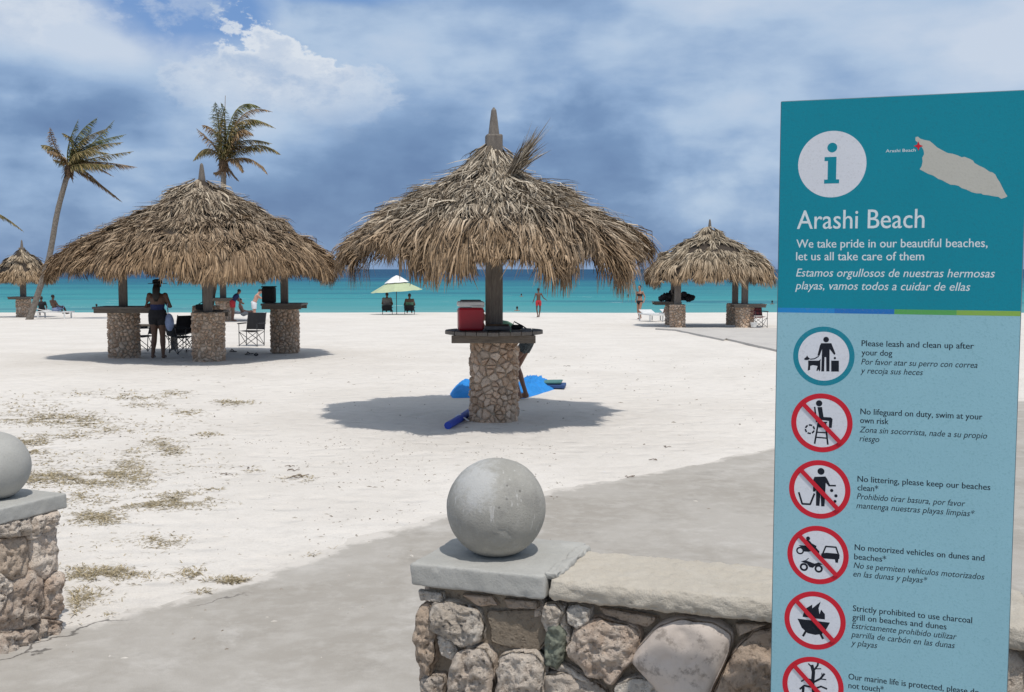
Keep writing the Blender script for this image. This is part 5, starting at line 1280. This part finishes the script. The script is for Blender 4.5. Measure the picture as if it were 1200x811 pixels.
def low_chair(label, px, d):
    q = atd(px, 370, d); t = thing('low_beach_chair', (q.x, d, beach_z(d)), label, 'chair', 0, 'low chairs under the lime umbrella')
    b = MB(); b.box((0, .1, .24), (.56, .5, .03), bev=.01); b.build('seat', M['black'], t); b = MB(); b.box((0, -.22, .40), (.56, .03, .36), Matrix.Rotation(.35, 3, 'X'), bev=.01); b.build('backrest', M['black'], t)
    for s in (-1, 1):
        b = MB(); b.tube([(s*.29, -.30, .58), (s*.29, -.1, .2), (s*.29, .1, 0)], .014, 6); b.build('side_frame', M['darkmetal'], t)
        b = MB(); b.box((s*.31, .05, .42), (.06, .45, .03), bev=.01); b.build('armrest', M['darkmetal'], t)
        b = MB(); b.tube([(s*.29, .3, .25), (s*.29, -.2, 0)], .014, 6); b.build('leg', M['darkmetal'], t)
low_chair('low beach chair left of the lime umbrella pole', 454, 66.3); low_chair('low beach chair right of the lime umbrella pole', 480, 66.3)
seat_person('person in grey shirt seated left of the lime umbrella pole, seen from behind', 454, 66.5, 0, 'skin_dark', TEE, .10, girth=1.35)
seat_person('person in olive shirt seated right of the lime umbrella pole, seen from behind', 480, 66.5, .1, 'skin_dark', [('shirt', 'greencloth', [('torso', .1, .8, None)], .015), ('shorts', 'black', SHORTS, .015)], .04, girth=1.4)
# swimmers
def swimmer(label, px, py, d, sk='skin_dark', hy=0.0):
    q = atd(px, py, d); t, _ = person(label, (q.x, d, -1.15-1.37), 0, dict(), sk, [('swimwear', 'black', BRIEF, .01)], 'short', 1.0, 1.0, .02, 'm'); return t
swimmer('swimmer up to the shoulders left of the bikini woman', 736, 345, 125)
swimmer('swimmer in the sea at the edge of the information sign', 905, 352, 100)
swimmer('swimmer in the shallows left of the widest hut\'s left pier', 113, 357, 90, 'skin_dark')
swimmer('swimmer far out between the large hut post and the boy', 611, 344, 128, 'skin_mid')
swimmer('swimmer at the shore break left of the walking boy', 606, 362, 84, 'skin_mid')
# cooler on the main table
q = HC; cl_ = thing('cooler', (atd(551.5, 385, 14.45).x, 14.47, HZ+.004), 'red cooler box with white lid on the round table', 'cooler', .12)
b = MB(); b.box((0, 0, .15), (.33, .26, .30), bev=.03); b.build('body', M['red'], cl_, smooth=False)
b = MB(); b.box((0, 0, .345), (.345, .275, .07), bev=.02); b.build('lid', M['white'], cl_); b = MB(); b.box((0, 0, .388), (.26, .19, .02), bev=.008); b.build('lid_panel', M['greycloth'], cl_)
for s in (-1, 1): b = MB(); b.box((s*.17, 0, .25), (.02, .10, .03), bev=.008); b.build('handle', M['white'], cl_)
b = MB(); b.tube([(.165, -.14, .31), (.0, -.145, .315)], .012, 6); b.build('carry_handle', M['white'], cl_)
# things on the table
o = thing('folded_bag', (atd(583, 383, 14.40).x, 14.40, HZ+.004), 'flat grey brown bag lying at the foot of the large hut post', 'bag')
b = MB(); b.box((0, 0, .035), (.34, .16, .06), bev=.025); b.build('bag_body', M['greycloth'], o); b = MB(); b.box((0, -.02, .075), (.30, .12, .018), bev=.008); b.build('flap', M['husk'], o)
o = thing('sling_bag', (atd(606, 382, 14.75).x, 14.75, HZ+.004), 'small black bag with strap on the right of the round table', 'bag')
b = MB(); b.box((0, 0, .03), (.16, .14, .055), bev=.022); b.build('bag_body', M['black'], o); b = MB(); b.tube([(-.06, 0, .05), (-.04, 0, .10), (.06, -.02, .05), (.12, -.03, .012)], .009, 6); b.build('strap', M['black'], o)
# towels and mat
def cloth(name, label, outline_px, zf, m, seed, amp=.05):
    pts = [onz(x, y) for x, y in outline_px]; cx = sum(p.x for p in pts)/len(pts); cy = sum(p.y for p in pts)/len(pts); o = thing(name, (cx, cy, 0), label, 'towel')
    b = MB(); n = 60; poly = resample([(p.x-cx, p.y-cy) for p in pts], n, smooth=1); vs = []; rings = 9
    for r in range(rings+1):
        w = 1-r/(rings+.5)
        for x, y in poly:
            X_, Y_ = x*w, y*w; h = zf*(1-w**4)+amp*max(0, noise.fractal(Vector((X_*5+seed, Y_*5, seed)), .8, 2, 4)+.3)*(1-w**3)+.005; vs.append((X_, Y_, h))
    b.add(vs, [(r*n+i, r*n+(i+1) % n, (r+1)*n+(i+1) % n, (r+1)*n+i) for r in range(rings) for i in range(n)]+[tuple(range(rings*n, (rings+1)*n))]); b.build('cloth', m, o, smooth=True)
cloth('beach_towel', 'bright blue towel crumpled on the sand right of the large hut pier', [(600, 466), (604, 452), (620, 443), (640, 446), (652, 456), (630, 463), (612, 468)], .09, M['bluetowel'], 4, .12)
cloth('beach_towel', 'blue towel heap on the sand left of the large hut pier', [(527, 462), (540, 453), (570, 452), (570, 466), (530, 467)], .12, M['bluetowel'], 9, .08)
q = onz(641, 455); o = thing('folded_mat', (q.x, q.y, .0), 'folded beach mat, green above and blue below, behind the blue towel', 'mat', -.12)
b = MB(); b.box((0, 0, .05), (.62, .42, .06), bev=.012); b.build('lower_layer', M['matblue'], o); b = MB(); b.box((-.05, .02, .105), (.60, .42, .03), Matrix.Rotation(-.03, 3, 'Y'), bev=.012); b.build('upper_layer', M['matgreen'], o)
q = onz(538, 495); q1, q2 = onz(526, 503), onz(551, 487); o = thing('foam_tube', (q.x, q.y, 0), 'blue foam tube with white tie lying left of the large hut pier', 'foam tube', atan2(q2.y-q1.y, q2.x-q1.x)-pi/2)
b = MB(); fl_ = (q2-q1).length/2; b.tube([(-.0, -fl_, .05), (.02, 0, .055), (.0, fl_, .05)], .048, 14); b.build('tube', M['bluefoam'], o, smooth=False)
b = MB(); b.tube([(0, -.04, .056), (0, .02, .058)], .053, 14); b.add([(.02, -.02, .10), (.12, -.06, .03), (.14, .02, .02), (.02, .02, .10)], [(0, 1, 2, 3)]); b.build('tie', M['whitecloth'], o)
# things at the left hut
q = LC+LP[2]; o = thing('black_box', (q.x-.36, q.y-.1, 1.175), 'black cool box on the right counter of the widest hut', 'cool box')
b = MB(); b.box((0, 0, .19), (.30, .30, .38), bev=.03); b.build('body', M['black'], o); b = MB(); b.box((0, 0, .395), (.32, .32, .03), bev=.01); b.build('lid', M['black'], o)
q = LC+LP[0]; o = thing('black_bag', (q.x-.25, q.y+.45, 1.105), 'low black bag behind the front pier post of the widest hut', 'bag')
b = MB(); b.box((0, 0, .06), (.24, .3, .12), bev=.03); b.build('bag_body', M['black'], o); b = MB(); b.tube([(-.08, 0, .12), (0, 0, .17), (.08, 0, .12)], .01, 6); b.build('handle', M['black'], o)
q = onz(180, 404); o = thing('bench', (q.x, q.y-.5, beach_z(q.y-.5)), 'dark low bench behind the hatted woman', 'bench')
b = MB(); b.box((0, 0, .62), (1.7, .4, .06), bev=.01); b.build('seat', M['beam'], o)
for s in (-1, 1): b = MB(); b.box((s*.7, 0, .30), (.08, .34, .6), bev=.01); b.build('leg', M['beam'], o)
sh = None
for i, (x, y, lab) in enumerate(((273, 410, 'dark sandal lying alone on the sand right of the front pier'), (292, 414, 'dark sandal, left one of the pair in the widest hut\'s shade'), (300, 415.5, 'dark sandal, right one of the pair in the widest hut\'s shade'))):
    q = onz(x, y)
    if sh is None:
        sh = thing('sandal', (q.x, q.y, beach_z(q.y)+.01), lab, 'sandal', .8, 'sandals under the widest hut'); b = MB(); b.tube([(0, -.13, .012), (0, -.04, .012), (0, .07, .012), (0, .14, .012)], [(.035, .012), (.032, .012), (.048, .012), (.025, .012)], 12, side=(1, 0, 0)); b.build('sole', M['black'], sh)
        b = MB(); b.tube([(-.045, .03, .02), (0, .06, .07), (.045, .03, .02)], .012, 6); b.build('strap', M['black'], sh)
    else: dup(sh, (q.x, q.y, beach_z(q.y)+.01), 2+i*.7, lab)
# dark pile behind right hut post, small cup
rng = random.Random(77); gz = beach_z(47.9)
q = atd(795, 358, 48.2); o = thing('bag_pile', (q.x-.1, 48.2, gz+.985), 'ragged heap of black bags on the counter behind the right hut\'s left post', 'bags')
b = MB()
for k in range(34):
    x = -.66+1.32*k/33; b.sphere((x, rng.uniform(-.15, .15), .10+rng.uniform(0, .36)*(1-abs(x)/.95)), (rng.uniform(.10, .17), .13, rng.uniform(.08, .14)), 10, 7)
b.v = [(x+.05*noise.noise(Vector((x*9, y*9, z*9))), y, z+.05*noise.noise(Vector((x*11, y*9, z*9+5)))) for x, y, z in b.v]; b.build('bags', M['black'], o, smooth=True)
q = onz(881, 384.5, -.33); o = thing('white_cup', (q.x, 43.6, beach_z(43.6)+.05), 'small white tub on the concrete by the right hut\'s right pier', 'tub')
b = MB(); b.tube([(0, 0, 0), (0, 0, .16)], [.10, .13], 14); b.build('tub_body', M['white'], o); b = MB(); b.tube([(0, 0, .16), (0, 0, .185)], .14, 14); b.build('rim', M['white'], o)
b = MB(); q = LC+LP[3]
# ------------------------------------------------------------------ dry grass and litter
def scatter():
    rng = random.Random(3); b = MB()
    clumps = [(55, 491, 48, 7, 420), (100, 495, 22, 5, 80), (28, 519, 28, 4, 150), (15, 530, 28, 4, 130), (70, 512, 30, 4, 80), (120, 505, 25, 5, 70), (60, 561, 48, 7, 420), (115, 566, 26, 6, 160), (130, 556, 12, 4, 80), (85, 583, 14, 5, 90), (112, 608, 22, 7, 260), (175, 592, 50, 6, 330), (215, 585, 22, 6, 180), (150, 548, 14, 12, 90), (165, 560, 14, 12, 110), (155, 535, 10, 7, 60),
              (192, 521, 20, 6, 100), (200, 530, 12, 4, 60), (190, 634, 18, 6, 110), (120, 675, 38, 8, 330), (95, 700, 22, 10, 120), (80, 712, 12, 10, 120), (225, 676, 12, 7, 60), (296, 682, 34, 3.5, 300), (258, 695, 18, 2.5, 90), (345, 674, 12, 4, 70), (385, 652, 15, 5, 110), (150, 723, 18, 3, 50), (160, 467, 28, 3, 60), (170, 475, 24, 3, 50), (222, 484, 16, 3, 50), (275, 472, 18, 3, 80), (205, 461, 14, 3, 40), (250, 575, 14, 4, 40), (350, 562, 14, 3, 30), (290, 552, 14, 3, 22), (245, 510, 12, 3, 30), (180, 500, 60, 10, 60), (90, 540, 60, 12, 60), (140, 580, 60, 10, 60), (200, 548, 50, 16, 45), (30, 475, 40, 6, 60), (140, 640, 50, 14, 45), (110, 462, 60, 4, 50)]
    for cx, cy, rx, ry, n in clumps:
        for _ in range(int(n*(7.0 if cy < 640 else 5.0))):
            x, y = rng.gauss(cx, rx*.75), rng.gauss(cy, ry*.62)
            if y > 760 or (y > 690 and x < 84): continue
            p = onz(x, y)
            if noise.noise(Vector((p.x*6, p.y*6, 1.3))) < -.22: continue
            d0 = sdf_poly(p.x, p.y, PATH)
            if d0 < -.04: continue
            p.z = max(0, sand_h(p.x, p.y)) - .004
            a = rng.uniform(0, 2*pi); edge = cy > 640; l = rng.uniform(.02, .085); up = rng.uniform(.03, .30) if not edge else rng.uniform(.05, .55)
            d = Vector((cos(a), sin(a), up)).normalized()*l; w = Vector((-sin(a), cos(a), 0))*rng.uniform(.0015, .0038)
            w *= 1+max(0, p.y-6.5)*.22; d *= 1+max(0, p.y-6.5)*.05; q = p+d*.6; e = p+d+Vector((0, 0, -l*.15)); b.add([p-w, p+w, q+w*.8, q-w*.8, e], [(0, 1, 2, 3), (3, 2, 4)])
    tag(b.build('dry_grass', M['drygrass']), 'sparse dry beach grass in flat tufts on the sand at left and along the path edge', 'grass', kind='stuff')
    b = MB()
    for _ in range(3800):
        u_ = rng.random()
        if u_ < .7: x, y = rng.uniform(-5.5, .5), rng.uniform(5.5, 13)
        else: x, y = rng.uniform(-8, 9), rng.uniform(8, 26)
        d0 = sdf_poly(x, y, PATH)
        if d0 < 0 and rng.random() < .8: continue
        if noise.noise(Vector((x*.6, y*.6, 9))) < -.05 and rng.random() < .75: continue
        z = max(0, sand_h(x, y)) if d0 < .2 else sand_h(x, y); s = rng.uniform(.004, .014)*(1+.6*(y > 14)); a = rng.uniform(0, pi)
        st = 1+rng.random()*2.2*(rng.random() < .5); vs = []
        for k in range(5): t_ = 2*pi*k/5+rng.uniform(-.3, .3); X_, Y_ = s*st*cos(t_), s*.8*sin(t_); vs.append((x+X_*cos(a)-Y_*sin(a), y+X_*sin(a)+Y_*cos(a), z-.002+rng.uniform(0, .002)))
        vs.append((x, y, z+s*.7)); b.add(vs, [(k, (k+1) % 5, 5) for k in range(5)])
    tag(b.build('shell_litter', M['pebble']), 'scattered shell bits, pebbles and leaf scraps strewn over the white sand', 'litter', kind='stuff')
    b = MB()
    for (x, y) in ((345, 553), (350, 562), (290, 551), (265, 558), (355, 560), (340, 548), (663, 430), (770, 541), (735, 560), (650, 583), (780, 525)):
        p = onz(x, y); p.z = sand_h(p.x, p.y)+.006
        for k in range(3):
            a = rng.uniform(0, pi); l = rng.uniform(.04, .12); b.tube([p, p+Vector((cos(a)*l*.5, sin(a)*l*.5, .01)), p+Vector((cos(a+.3)*l, sin(a+.3)*l, 0))], .003, 4)
    tag(b.build('twigs', M['husk']), 'small dark twigs lying on the sand between grass and large hut', 'twigs', kind='stuff')
scatter()
